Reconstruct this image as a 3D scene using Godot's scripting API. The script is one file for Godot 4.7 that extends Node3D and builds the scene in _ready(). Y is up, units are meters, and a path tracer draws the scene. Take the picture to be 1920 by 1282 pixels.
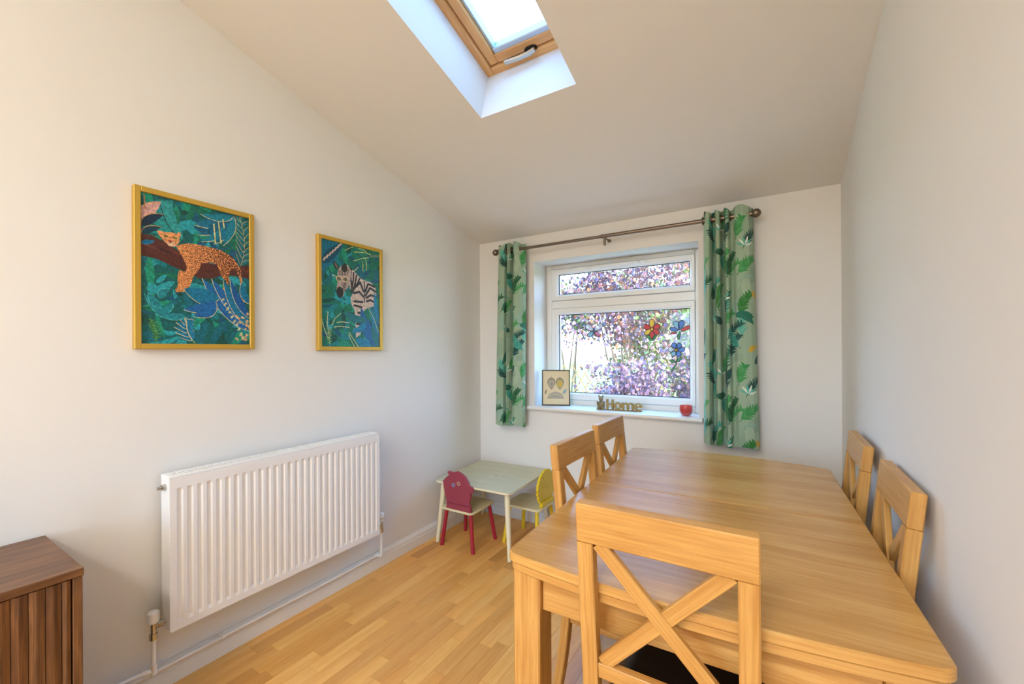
extends Node3D
# A small dining room with a sloping ceiling. Origin: the far left corner of the floor; x runs along
# the window wall, z towards the viewer, y up. Units are metres.

const W := 2.382          # room width
const REAR := 6.0         # rear end of the room, behind the viewer
const HB := 2.205         # ceiling height at the window wall
const TH := 0.26045       # slope of the ceiling (radians)

var mats := {}
var taken := {}
var rng := RandomNumberGenerator.new()

# ------------------------------------------------------------------ mesh builder
class MB:
	var v := PackedVector3Array()
	var n := PackedVector3Array()
	var uv := PackedVector2Array()
	var xf := Transform3D.IDENTITY
	var off := Vector2.ZERO

	func tri(a: Vector3, b: Vector3, c: Vector3, na: Vector3, nb: Vector3, nc: Vector3, ua := Vector2.ZERO, ub := Vector2.ZERO, uc := Vector2.ZERO) -> void:
		var pa := xf * a
		var pb := xf * b
		var pc := xf * c
		var bs := xf.basis
		var ma := (bs * na).normalized()
		var mb := (bs * nb).normalized()
		var mc := (bs * nc).normalized()
		var g := (pb - pa).cross(pc - pa)
		if g.length_squared() < 1e-16:
			return
		if g.dot(ma + mb + mc) > 0.0:
			v.append_array([pa, pc, pb]); n.append_array([ma, mc, mb]); uv.append_array([ua + off, uc + off, ub + off])
		else:
			v.append_array([pa, pb, pc]); n.append_array([ma, mb, mc]); uv.append_array([ua + off, ub + off, uc + off])

	func flat(a: Vector3, b: Vector3, c: Vector3, d: Vector3, nn: Vector3, ua := Vector2.ZERO, ub := Vector2.ZERO, uc := Vector2.ZERO, ud := Vector2.ZERO) -> void:
		tri(a, b, c, nn, nn, nn, ua, ub, uc)
		tri(a, c, d, nn, nn, nn, ua, uc, ud)

	# planar texture coordinates in metres, u along axis g where the face allows it
	func puv(p: Vector3, k: int, g: int) -> Vector2:
		var u := g if g != k else (k + 1) % 3
		var w := 3 - k - u
		return Vector2(p[u], p[w])

	# chamfered box
	func box(c: Vector3, s: Vector3, bev := 0.0, g := 0) -> void:
		var h := s * 0.5
		var b := minf(bev, minf(h.x, minf(h.y, h.z)) * 0.9)
		for k in 3:
			var i := (k + 1) % 3
			var j := (k + 2) % 3
			for sg in [-1.0, 1.0]:
				var nn := Vector3.ZERO
				nn[k] = sg
				var q := []
				for e in [[-1, -1], [1, -1], [1, 1], [-1, 1]]:
					var p := Vector3.ZERO
					p[k] = sg * h[k]; p[i] = e[0] * (h[i] - b); p[j] = e[1] * (h[j] - b)
					q.append(c + p)
				flat(q[0], q[1], q[2], q[3], nn, puv(q[0], k, g), puv(q[1], k, g), puv(q[2], k, g), puv(q[3], k, g))
		if b <= 0.0:
			return
		for k in 3:            # edges along axis k
			var i := (k + 1) % 3
			var j := (k + 2) % 3
			for si in [-1.0, 1.0]:
				for sj in [-1.0, 1.0]:
					var q := []
					for e in [[-1, 0], [1, 0], [1, 1], [-1, 1]]:
						var p := Vector3.ZERO
						p[k] = e[0] * (h[k] - b)
						p[i] = si * (h[i] if e[1] == 0 else h[i] - b)
						p[j] = sj * (h[j] - b if e[1] == 0 else h[j])
						q.append(c + p)
					var nn := Vector3.ZERO
					nn[i] = si; nn[j] = sj
					nn = nn.normalized()
					flat(q[0], q[1], q[2], q[3], nn, puv(q[0], j, g), puv(q[1], j, g), puv(q[2], j, g), puv(q[3], j, g))
		for sx in [-1.0, 1.0]:
			for sy in [-1.0, 1.0]:
				for sz in [-1.0, 1.0]:
					var m := Vector3(sx, sy, sz)
					var a := c + m * Vector3(h.x, h.y - b, h.z - b)
					var d := c + m * Vector3(h.x - b, h.y, h.z - b)
					var e := c + m * Vector3(h.x - b, h.y - b, h.z)
					var nn := m.normalized()
					tri(a, d, e, nn, nn, nn, puv(a, 1, g), puv(d, 1, g), puv(e, 1, g))

	func span(lo: Vector3, hi: Vector3, bev := 0.0, g := 0) -> void:
		box((lo + hi) * 0.5, hi - lo, bev, g)

	# polygon in the local xy plane pushed along z from z0 to z1, chamfered by bev
	func prism(poly: PackedVector2Array, z0: float, z1: float, bev := 0.0, smooth := false) -> void:
		var p := poly
		if Geometry2D.is_polygon_clockwise(p):
			p = p.duplicate()
			p.reverse()
		var m := p.size()
		var inner := PackedVector2Array()
		var en := []
		for k in m:
			var d := (p[(k + 1) % m] - p[k]).normalized()
			en.append(Vector2(d.y, -d.x))
		for k in m:
			var a: Vector2 = en[(k + m - 1) % m]
			var b: Vector2 = en[k]
			var mit := (a + b) / maxf(0.5, 1.0 + a.dot(b))
			inner.append(p[k] - mit * bev)
		var idx := Geometry2D.triangulate_polygon(inner)
		for k in range(0, idx.size(), 3):
			var a := inner[idx[k]]
			var b := inner[idx[k + 1]]
			var c := inner[idx[k + 2]]
			tri(Vector3(a.x, a.y, z1), Vector3(b.x, b.y, z1), Vector3(c.x, c.y, z1), Vector3.BACK, Vector3.BACK, Vector3.BACK, a, b, c)
			tri(Vector3(a.x, a.y, z0), Vector3(b.x, b.y, z0), Vector3(c.x, c.y, z0), Vector3.FORWARD, Vector3.FORWARD, Vector3.FORWARD, a, b, c)
		var run := 0.0
		for k in m:
			var k2 := (k + 1) % m
			var l := p[k].distance_to(p[k2])
			var e3: Vector2 = en[k]
			var na := Vector3(e3.x, e3.y, 0)
			var nb := na
			if smooth:
				var ea: Vector2 = en[(k + m - 1) % m]
				var eb: Vector2 = en[k2]
				if ea.dot(e3) > 0.7: na = Vector3(ea.x + e3.x, ea.y + e3.y, 0).normalized()
				if eb.dot(e3) > 0.7: nb = Vector3(eb.x + e3.x, eb.y + e3.y, 0).normalized()
			var a := Vector3(p[k].x, p[k].y, z0 + bev)
			var b := Vector3(p[k2].x, p[k2].y, z0 + bev)
			var c := Vector3(p[k2].x, p[k2].y, z1 - bev)
			var d := Vector3(p[k].x, p[k].y, z1 - bev)
			tri(a, b, c, na, nb, nb, Vector2(run, a.z), Vector2(run + l, b.z), Vector2(run + l, c.z))
			tri(a, c, d, na, nb, na, Vector2(run, a.z), Vector2(run + l, c.z), Vector2(run, d.z))
			run += l
			if bev > 0.0:
				for side in [[z1 - bev, z1, 1.0], [z0 + bev, z0, -1.0]]:
					var sa := Vector3(p[k].x, p[k].y, side[0])
					var sb := Vector3(p[k2].x, p[k2].y, side[0])
					var sc := Vector3(inner[k2].x, inner[k2].y, side[1])
					var sd := Vector3(inner[k].x, inner[k].y, side[1])
					var ma := (na + Vector3(0, 0, side[2])).normalized()
					var mb := (nb + Vector3(0, 0, side[2])).normalized()
					tri(sa, sb, sc, ma, mb, mb, p[k], p[k2], inner[k2])
					tri(sa, sc, sd, ma, mb, ma, p[k], inner[k2], inner[k])

	# profile of (radius, height) turned round the local y axis
	func lathe(prof: Array, segs := 20) -> void:
		var nr := []
		for k in prof.size():
			var a: Vector2 = prof[maxi(k - 1, 0)]
			var b: Vector2 = prof[mini(k + 1, prof.size() - 1)]
			var d := (b - a)
			nr.append(Vector2(d.y, -d.x).normalized() if d.length() > 1e-9 else Vector2(1, 0))
		for k in prof.size() - 1:
			for s in segs:
				var a0 := TAU * s / segs
				var a1 := TAU * (s + 1) / segs
				var c0 := Vector3(cos(a0), 0, sin(a0))
				var c1 := Vector3(cos(a1), 0, sin(a1))
				var p: Vector2 = prof[k]
				var q: Vector2 = prof[k + 1]
				var np: Vector2 = nr[k]
				var nq: Vector2 = nr[k + 1]
				var A := c0 * p.x + Vector3.UP * p.y
				var B := c1 * p.x + Vector3.UP * p.y
				var Cc := c1 * q.x + Vector3.UP * q.y
				var D := c0 * q.x + Vector3.UP * q.y
				tri(A, B, Cc, c0 * np.x + Vector3.UP * np.y, c1 * np.x + Vector3.UP * np.y, c1 * nq.x + Vector3.UP * nq.y, Vector2(p.y, a0 * 0.02), Vector2(p.y, a1 * 0.02), Vector2(q.y, a1 * 0.02))
				tri(A, Cc, D, c0 * np.x + Vector3.UP * np.y, c1 * nq.x + Vector3.UP * nq.y, c0 * nq.x + Vector3.UP * nq.y, Vector2(p.y, a0 * 0.02), Vector2(q.y, a1 * 0.02), Vector2(q.y, a0 * 0.02))

	func ball(c: Vector3, r: Vector3, segs := 16) -> void:
		var keep := xf
		xf = xf * Transform3D(Basis.from_scale(r), c)
		var prof := []
		for k in segs / 2 + 1:
			var a := -PI / 2 + PI * k / (segs / 2)
			prof.append(Vector2(maxf(cos(a), 0.0001), sin(a)))
		lathe(prof, segs)
		xf = keep

	# round bar along points
	func tube(path: Array, radii, segs := 12, caps := true) -> void:
		var rings := []
		var m := path.size()
		var side := Vector3.ZERO
		for k in m:
			var t: Vector3 = ((path[mini(k + 1, m - 1)] - path[maxi(k - 1, 0)]) as Vector3).normalized()
			if side == Vector3.ZERO:
				side = t.cross(Vector3.UP if absf(t.y) < 0.9 else Vector3.RIGHT).normalized()
			side = (side - t * side.dot(t)).normalized()
			var up := t.cross(side)
			var r: float = radii[k] if radii is Array else radii
			var ring := []
			for s in segs:
				var a := TAU * s / segs
				ring.append([path[k] + (side * cos(a) + up * sin(a)) * r, side * cos(a) + up * sin(a)])
			rings.append(ring)
		var run := 0.0
		for k in m - 1:
			var l: float = (path[k + 1] - path[k]).length()
			for s in segs:
				var s2 := (s + 1) % segs
				var a = rings[k][s]
				var b = rings[k][s2]
				var c = rings[k + 1][s2]
				var d = rings[k + 1][s]
				tri(a[0], b[0], c[0], a[1], b[1], c[1], Vector2(run, s * 0.01), Vector2(run, s * 0.01 + 0.01), Vector2(run + l, s * 0.01 + 0.01))
				tri(a[0], c[0], d[0], a[1], c[1], d[1], Vector2(run, s * 0.01), Vector2(run + l, s * 0.01 + 0.01), Vector2(run + l, s * 0.01))
			run += l
		if caps:
			for e in [0, m - 1]:
				var t: Vector3 = (path[0] - path[1]).normalized() if e == 0 else (path[m - 1] - path[m - 2]).normalized()
				for s in segs:
					tri(path[e], rings[e][s][0], rings[e][(s + 1) % segs][0], t, t, t)

	# rectangular bar (w along side, d across) with chamfered corners, swept along points
	func bar(path: Array, w: float, d: float, side: Vector3, ch := 0.003) -> void:
		var x := w * 0.5
		var y := d * 0.5
		var sec := [Vector2(x, -y + ch), Vector2(x, y - ch), Vector2(x - ch, y), Vector2(-x + ch, y), Vector2(-x, y - ch), Vector2(-x, -y + ch), Vector2(-x + ch, -y), Vector2(x - ch, -y)]
		var m := path.size()
		var rows := []
		var norms := []
		for k in m:
			var t: Vector3 = ((path[mini(k + 1, m - 1)] - path[maxi(k - 1, 0)]) as Vector3).normalized()
			var nn := side.cross(t).normalized()
			var row := []
			var nrow := []
			for q in 8:
				row.append(path[k] + side * sec[q].x + nn * sec[q].y)
				var e: Vector2 = sec[(q + 1) % 8] - sec[q]
				nrow.append((side * e.y - nn * e.x).normalized())
			rows.append(row)
			norms.append(nrow)
		var run := 0.0
		for k in m - 1:
			var l: float = (path[k + 1] - path[k]).length()
			var per := 0.0
			for q in 8:
				var q2 := (q + 1) % 8
				var e: float = (sec[q2] - sec[q]).length()
				tri(rows[k][q], rows[k][q2], rows[k + 1][q2], norms[k][q], norms[k][q], norms[k + 1][q], Vector2(run, per), Vector2(run, per + e), Vector2(run + l, per + e))
				tri(rows[k][q], rows[k + 1][q2], rows[k + 1][q], norms[k][q], norms[k + 1][q], norms[k + 1][q], Vector2(run, per), Vector2(run + l, per + e), Vector2(run + l, per))
				per += e
			run += l
		for e in [0, m - 1]:
			var t: Vector3 = (path[0] - path[1]).normalized() if e == 0 else (path[m - 1] - path[m - 2]).normalized()
			for q in 8:
				tri(path[e], rows[e][q], rows[e][(q + 1) % 8], t, t, t)

	# smooth sheet through a grid of points
	func sheet(g: Array, us: Array, vs: Array) -> void:
		var R := g.size()
		var Cn: int = g[0].size()
		var nn := []
		for r in R:
			var row := []
			for c in Cn:
				var a: Vector3 = g[mini(r + 1, R - 1)][c] - g[maxi(r - 1, 0)][c]
				var b: Vector3 = g[r][mini(c + 1, Cn - 1)] - g[r][maxi(c - 1, 0)]
				row.append(a.cross(b).normalized())
			nn.append(row)
		for r in R - 1:
			for c in Cn - 1:
				tri(g[r][c], g[r][c + 1], g[r + 1][c + 1], nn[r][c], nn[r][c + 1], nn[r + 1][c + 1], Vector2(us[c], vs[r]), Vector2(us[c + 1], vs[r]), Vector2(us[c + 1], vs[r + 1]))
				tri(g[r][c], g[r + 1][c + 1], g[r + 1][c], nn[r][c], nn[r + 1][c + 1], nn[r + 1][c], Vector2(us[c], vs[r]), Vector2(us[c + 1], vs[r + 1]), Vector2(us[c], vs[r + 1]))

	func mesh() -> ArrayMesh:
		var arr := []
		arr.resize(Mesh.ARRAY_MAX)
		arr[Mesh.ARRAY_VERTEX] = v
		arr[Mesh.ARRAY_NORMAL] = n
		arr[Mesh.ARRAY_TEX_UV] = uv
		var am := ArrayMesh.new()
		am.add_surface_from_arrays(Mesh.PRIMITIVE_TRIANGLES, arr)
		return am


# ------------------------------------------------------------------ flat print, drawn as polygons
class Canvas:
	var img: Image
	var w: int
	var h: int
	func _init(ww: int, hh: int, bg: Color) -> void:
		w = ww
		h = hh
		img = Image.create(w, h, false, Image.FORMAT_RGB8)
		img.fill(bg)
	func poly(p: PackedVector2Array, col: Color) -> void:
		var y0 := h
		var y1 := 0
		for q in p:
			y0 = mini(y0, int(floor(q.y)))
			y1 = maxi(y1, int(ceil(q.y)))
		for y in range(maxi(y0, 0), mini(y1 + 1, h)):
			var xs := []
			var yc := y + 0.5
			for k in p.size():
				var a := p[k]
				var b := p[(k + 1) % p.size()]
				if (a.y <= yc) != (b.y <= yc):
					xs.append(a.x + (b.x - a.x) * (yc - a.y) / (b.y - a.y))
			xs.sort()
			for k in range(0, xs.size() - 1, 2):
				var xa := maxi(0, int(round(xs[k])))
				var xb := mini(w, int(round(xs[k + 1])))
				if xb > xa:
					img.fill_rect(Rect2i(xa, y, xb - xa, 1), col)
	func ell(c: Vector2, rx: float, ry: float, col: Color, turn := 0.0) -> void:
		var p := PackedVector2Array()
		for k in 14:
			p.append(c + Vector2(cos(TAU * k / 14) * rx, sin(TAU * k / 14) * ry).rotated(turn))
		poly(p, col)
	func line(pts: Array, wd: float, col: Color) -> void:
		for k in pts.size() - 1:
			var a: Vector2 = pts[k]
			var b: Vector2 = pts[k + 1]
			var d := (b - a).normalized().orthogonal() * wd * 0.5
			poly(PackedVector2Array([a + d, b + d, b - d, a - d]), col)
			if wd > 3.0:
				ell(b, wd * 0.5, wd * 0.5, col)
	# pointed leaf from a to b
	func leaf(a: Vector2, b: Vector2, wd: float, col: Color, bend := 0.0, rim := Color(0, 0, 0, 0)) -> void:
		var d := b - a
		var o := d.orthogonal().normalized()
		var up := PackedVector2Array()
		var dn := PackedVector2Array()
		for k in 11:
			var t := k / 10.0
			var c := a + d * t + o * bend * sin(PI * t)
			var hw := wd * 0.5 * pow(sin(PI * pow(t, 0.75)), 0.8) if k > 0 and k < 10 else 0.0
			up.append(c + o * hw)
			dn.append(c - o * hw)
		dn.reverse()
		up.append_array(dn)
		poly(up, col)
		if rim.a > 0.0:
			var pts := []
			for k in 11:
				pts.append(up[k])
			line(pts, 2.6, rim)
	func mottle(noise: FastNoiseLite, amount: float) -> void:
		for y in h:
			for x in w:
				var k := 1.0 + amount * noise.get_noise_2d(x, y)
				var c := img.get_pixel(x, y)
				img.set_pixel(x, y, Color(c.r * k, c.g * k, c.b * k))
	func texture() -> ImageTexture:
		img.generate_mipmaps()
		return ImageTexture.create_from_image(img)


# ------------------------------------------------------------------ helpers
func numbered(called: String) -> String:
	if not taken.has(called):
		taken[called] = 0
		return called
	taken[called] += 1
	return "%s_%03d" % [called, taken[called]]

func part(mb: MB, called: String, mat: Material, parent: Node, label := "") -> MeshInstance3D:
	var o := MeshInstance3D.new()
	o.name = called if parent != self else numbered(called)
	o.mesh = mb.mesh()
	o.material_override = mat
	parent.add_child(o, true)
	if label != "":
		o.set_meta("label", label)
	return o

func tag(o: Node, label: String, category: String, group := "") -> void:
	o.set_meta("label", label)
	o.set_meta("category", category)
	if group != "":
		o.set_meta("group", group)

func thing(called: String, label: String, category: String, at := Vector3.ZERO, turn := 0.0, group := "") -> Node3D:
	var o := Node3D.new()
	o.name = numbered(called)
	add_child(o)
	o.position = at
	o.rotation.y = turn
	tag(o, label, category, group)
	return o

func struct(mb: MB, called: String, mat: Material, label := "") -> MeshInstance3D:
	var o := part(mb, called, mat, self)
	o.set_meta("kind", "structure")
	if label != "":
		o.set_meta("label", label)
	return o

func plain(col: Color, rough := 0.6, metal := 0.0) -> StandardMaterial3D:
	var m := StandardMaterial3D.new()
	m.albedo_color = col
	m.roughness = rough
	m.metallic = metal
	return m

func rgb(r: int, g: int, b: int) -> Color:
	return Color(r / 255.0, g / 255.0, b / 255.0)

# wood: grain runs along u; one tile is tu by tv metres
func wood(dark: Color, light: Color, sd: int, rough: float, tu := 1.2, tv := 0.4, fine := 1.0) -> StandardMaterial3D:
	var nx := FastNoiseLite.new()
	nx.seed = sd
	nx.frequency = 0.02
	nx.fractal_octaves = 4
	var sz := 384
	var img := Image.create(sz, sz, false, Image.FORMAT_RGB8)
	for y in sz:
		for x in sz:
			var t := 0.0
			# blended with itself one tile further on, so that the tile repeats without a seam
			var fy := smoothstep(0.8, 1.0, float(y) / sz)
			for pass_y in 2:
				var yy := y - sz * pass_y
				var wt := fy if pass_y == 1 else 1.0 - fy
				if wt <= 0.0:
					continue
				var a := TAU * x / sz
				var broad := nx.get_noise_3d(cos(a) * 20.0, sin(a) * 20.0, yy * 0.9)
				var streak := nx.get_noise_3d(cos(a) * 28.0 + 400.0, sin(a) * 28.0, yy * 6.0)
				var pore := nx.get_noise_3d(cos(a) * 90.0 + 900.0, sin(a) * 90.0, yy * 16.0)
				t += wt * (0.5 + 0.7 * broad + 0.45 * streak * fine + 0.35 * pore * fine)
			img.set_pixel(x, y, dark.lerp(light, clampf(t, 0.0, 1.0)))
	img.generate_mipmaps()
	var m := plain(Color.WHITE, rough)
	m.albedo_texture = ImageTexture.create_from_image(img)
	m.uv1_scale = Vector3(1.0 / tu, 1.0 / tv, 1.0)
	return m

func tinted(m: StandardMaterial3D, col: Color) -> StandardMaterial3D:
	var k: StandardMaterial3D = m.duplicate()
	k.albedo_color = col
	return k

func printed(c: Canvas, rough := 0.5) -> StandardMaterial3D:
	var m := plain(Color.WHITE, rough)
	m.albedo_texture = c.texture()
	return m


func _ready() -> void:
	rng.seed = 11
	_view_and_light()
	_materials()
	_shell()
	_floor()
	_window()
	_skylight()
	_added_rear_door()
	_added_lamp()
	_dining()
	_radiator()
	_pictures()
	_curtains()
	_cabinet()
	_children_set()
	_sill_things()
	_stickers()
	_garden()


# ------------------------------------------------------------------ camera, sky, sun
func _view_and_light() -> void:
	var cam := Camera3D.new()
	cam.name = "camera"
	cam.position = Vector3(2.052, 1.32, 2.838)
	cam.rotation = Vector3(0.0, 0.55042, -0.005247)
	var f := 786.5
	cam.near = 0.05
	cam.far = 200.0
	cam.projection = Camera3D.PROJECTION_FRUSTUM
	cam.size = 1282.0 / f * cam.near
	cam.frustum_offset = Vector2(0.0, 16.4 / f * cam.near)
	cam.keep_aspect = Camera3D.KEEP_HEIGHT
	add_child(cam)
	cam.current = true

	var env := Environment.new()
	env.background_mode = Environment.BG_SKY
	var sm := ProceduralSkyMaterial.new()
	sm.sky_top_color = Color(0.42, 0.66, 0.93)
	sm.sky_horizon_color = Color(0.78, 0.88, 0.97)
	sm.ground_horizon_color = Color(0.62, 0.62, 0.56)
	sm.ground_bottom_color = Color(0.36, 0.34, 0.29)
	sm.sky_energy_multiplier = 1.08
	sm.sun_angle_max = 1.0
	var sky := Sky.new()
	sky.sky_material = sm
	env.sky = sky
	env.ambient_light_source = Environment.AMBIENT_SOURCE_DISABLED
	env.tonemap_mode = Environment.TONE_MAPPER_LINEAR
	env.tonemap_exposure = 10.8
	env.sdfgi_enabled = true
	env.ssao_enabled = true
	env.ssil_enabled = true
	var we := WorldEnvironment.new()
	we.name = "environment"
	we.environment = env
	add_child(we)

	var sun := DirectionalLight3D.new()
	sun.name = "sun"
	sun.light_color = Color(1.0, 0.93, 0.82)
	sun.light_energy = 0.5
	sun.light_angular_distance = 0.6
	sun.shadow_enabled = true
	add_child(sun)
	sun.look_at_from_position(Vector3.ZERO, Vector3(-0.80, -0.62, -0.22), Vector3.UP)


# ------------------------------------------------------------------ materials
func _materials() -> void:
	var paint := plain(rgb(236, 233, 227), 0.85)
	mats.paint = paint
	mats.gloss = plain(rgb(238, 235, 228), 0.3)
	mats.upvc = plain(rgb(240, 240, 236), 0.28)
	mats.enamel = plain(rgb(240, 238, 234), 0.3)
	mats.oak = wood(rgb(190, 134, 64), rgb(222, 172, 98), 3, 0.36, 1.1, 0.35)
	mats.oak_top = wood(rgb(190, 134, 64), rgb(222, 172, 98), 17, 0.27, 1.5, 0.5)
	mats.pine = wood(rgb(214, 156, 92), rgb(235, 186, 124), 21, 0.35, 1.0, 0.3)
	mats.beech = wood(rgb(230, 164, 80), rgb(247, 192, 112), 29, 0.33, 0.9, 0.4, 0.7)
	mats.walnut = wood(rgb(78, 48, 26), rgb(142, 98, 58), 41, 0.42, 0.8, 0.16)
	mats.walnut_top = wood(rgb(78, 48, 26), rgb(142, 98, 58), 43, 0.36, 0.7, 0.3, 0.6)
	mats.leather = plain(rgb(24, 19, 18), 0.38)
	mats.dark = plain(rgb(14, 12, 10), 0.8)
	mats.chrome = plain(rgb(190, 186, 176), 0.22, 1.0)
	mats.pewter = plain(rgb(128, 116, 104), 0.32, 1.0)
	mats.alu = plain(rgb(186, 196, 206), 0.35, 0.6)
	mats.gold = plain(rgb(206, 166, 66), 0.42, 0.35)
	mats.pane = plain(Color(0.97, 0.99, 0.98, 0.06), 0.02)
	mats.pane.transparency = BaseMaterial3D.TRANSPARENCY_ALPHA


# ------------------------------------------------------------------ walls and ceiling
func ceil_frame() -> Transform3D:
	# local axes: x along the window wall, y out through the roof, z up the slope
	return Transform3D(Basis(Vector3(1, 0, 0), Vector3(0, cos(TH), -sin(TH)), Vector3(0, sin(TH), cos(TH))), Vector3(0, HB, 0))

func _shell() -> void:
	# sloping ceiling with the skylight shaft cut through it
	var b := MB.new()
	b.xf = ceil_frame()
	var s1 := REAR / cos(TH) + 0.3
	var t := 0.25
	b.span(Vector3(-0.2, 0, -0.35), Vector3(0.812, t, s1))
	b.span(Vector3(1.328, 0, -0.35), Vector3(W + 0.2, t, s1))
	b.span(Vector3(0.812, 0, -0.35), Vector3(1.328, t, 1.142))
	b.span(Vector3(0.812, 0, 2.12), Vector3(1.328, t, s1))
	struct(b, "ceiling", mats.paint)
	# left wall, following the slope
	b = MB.new()
	var top := func(z: float) -> float: return HB + z * tan(TH) + 0.1
	b.xf = Transform3D(Basis(Vector3(0, 0, 1), Vector3(0, 1, 0), Vector3(-1, 0, 0)), Vector3.ZERO)
	b.prism(PackedVector2Array([Vector2(-0.25, -0.1), Vector2(REAR + 0.2, -0.1), Vector2(REAR + 0.2, top.call(REAR + 0.2)), Vector2(-0.25, top.call(-0.25))]), 0.0, 0.2)
	struct(b, "wall_left", mats.paint)
	# right wall, its unseen upper part raised to keep sun off the skylight
	b = MB.new()
	b.span(Vector3(W, -0.1, -0.25), Vector3(W + 0.25, 5.6, REAR + 0.2))
	struct(b, "wall_right", mats.paint)
	# window wall
	b = MB.new()
	b.span(Vector3(0, -0.1, -0.28), Vector3(0.513, HB + 0.05, 0))
	b.span(Vector3(1.676, -0.1, -0.28), Vector3(W, HB + 0.05, 0))
	b.span(Vector3(0.513, -0.1, -0.28), Vector3(1.676, 0.872, 0))
	b.span(Vector3(0.513, 2.0, -0.28), Vector3(1.676, HB + 0.05, 0))
	struct(b, "wall_back", mats.paint)
	# rear wall with the opening for the added glazed door, behind the viewer
	b = MB.new()
	var yt: float = top.call(REAR)
	b.span(Vector3(0, -0.1, REAR), Vector3(0.2, yt, REAR + 0.2))
	b.span(Vector3(2.18, -0.1, REAR), Vector3(W, yt, REAR + 0.2))
	b.span(Vector3(0.2, 2.2, REAR), Vector3(2.18, yt, REAR + 0.2))
	struct(b, "wall_front", mats.paint)
	# skirting boards
	for sk in [["baseboard_left", Vector3(0, 0, 0), Vector3(0, 0, REAR)], ["baseboard_back", Vector3(0.018, 0, 0), Vector3(W - 0.018, 0, 0)], ["baseboard_right", Vector3(W, 0, 0), Vector3(W, 0, REAR)]]:
		b = MB.new()
		var a: Vector3 = sk[1]
		var e: Vector3 = sk[2]
		var dir := (e - a).normalized()
		var out := Vector3(1, 0, 0) if sk[0] == "baseboard_left" else (Vector3(0, 0, 1) if sk[0] == "baseboard_back" else Vector3(-1, 0, 0))
		b.xf = Transform3D(Basis(out, Vector3.UP, dir), a)
		b.prism(PackedVector2Array([Vector2(0, 0), Vector2(0.018, 0), Vector2(0.018, 0.058), Vector2(0.015, 0.062), Vector2(0.015, 0.066), Vector2(0.017, 0.070), Vector2(0.014, 0.082), Vector2(0.008, 0.090), Vector2(0.006, 0.097), Vector2(0, 0.097)]), 0.0, (e - a).length())
		struct(b, sk[0], mats.gloss)


# ------------------------------------------------------------------ floor of short strips
func _floor() -> void:
	var b := MB.new()
	b.span(Vector3(-0.2, -0.2, -0.25), Vector3(W + 0.2, -0.012, REAR + 0.2))
	b.span(Vector3(0, -0.012, 2.72), Vector3(W, 0.0, REAR), 0.0, 2)
	var fl := struct(b, "floor", mats.beech)
	var tones := []
	for c in [Color(1, 1, 1), Color(1.0, 0.97, 0.92), Color(0.93, 0.90, 0.86), Color(0.86, 0.81, 0.74), Color(1.0, 1.0, 1.0), Color(0.96, 0.93, 0.88)]:
		tones.append(tinted(mats.beech, c))
	tones[4] = tinted(mats.beech, Color(1, 1, 1))
	tones[4].albedo_color = Color(1.0, 1.0, 0.97)
	var lens := [0.30, 0.38, 0.46, 0.54]
	var shapes := []
	var wd := W / 36.0
	for l in lens:
		for k in 3:
			var s := MB.new()
			s.off = Vector2(rng.randf() * 3.0, rng.randf() * 3.0)
			s.box(Vector3(0, -0.006, 0), Vector3(wd - 0.0006, 0.012, l - 0.0006), 0.0005, 2)
			shapes.append(s.mesh())
	for c in 36:
		var z := -0.4 * rng.randf()
		while z < 2.72:
			var li := rng.randi() % 4
			var l: float = lens[li]
			var z0 := maxf(z, 0.0)
			var z1 := minf(z + l, 2.72)
			z += l
			if z1 - z0 < 0.03:
				continue
			var o := MeshInstance3D.new()
			o.name = "strip"
			o.mesh = shapes[li * 3 + rng.randi() % 3]
			o.material_override = tones[[0, 0, 1, 1, 2, 2, 3, 4, 4, 5, 5, 5][rng.randi() % 12]]
			o.position = Vector3((c + 0.5) * wd, 0.0, (z0 + z1) * 0.5)
			o.scale.z = (z1 - z0) / l
			fl.add_child(o, true)


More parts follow.
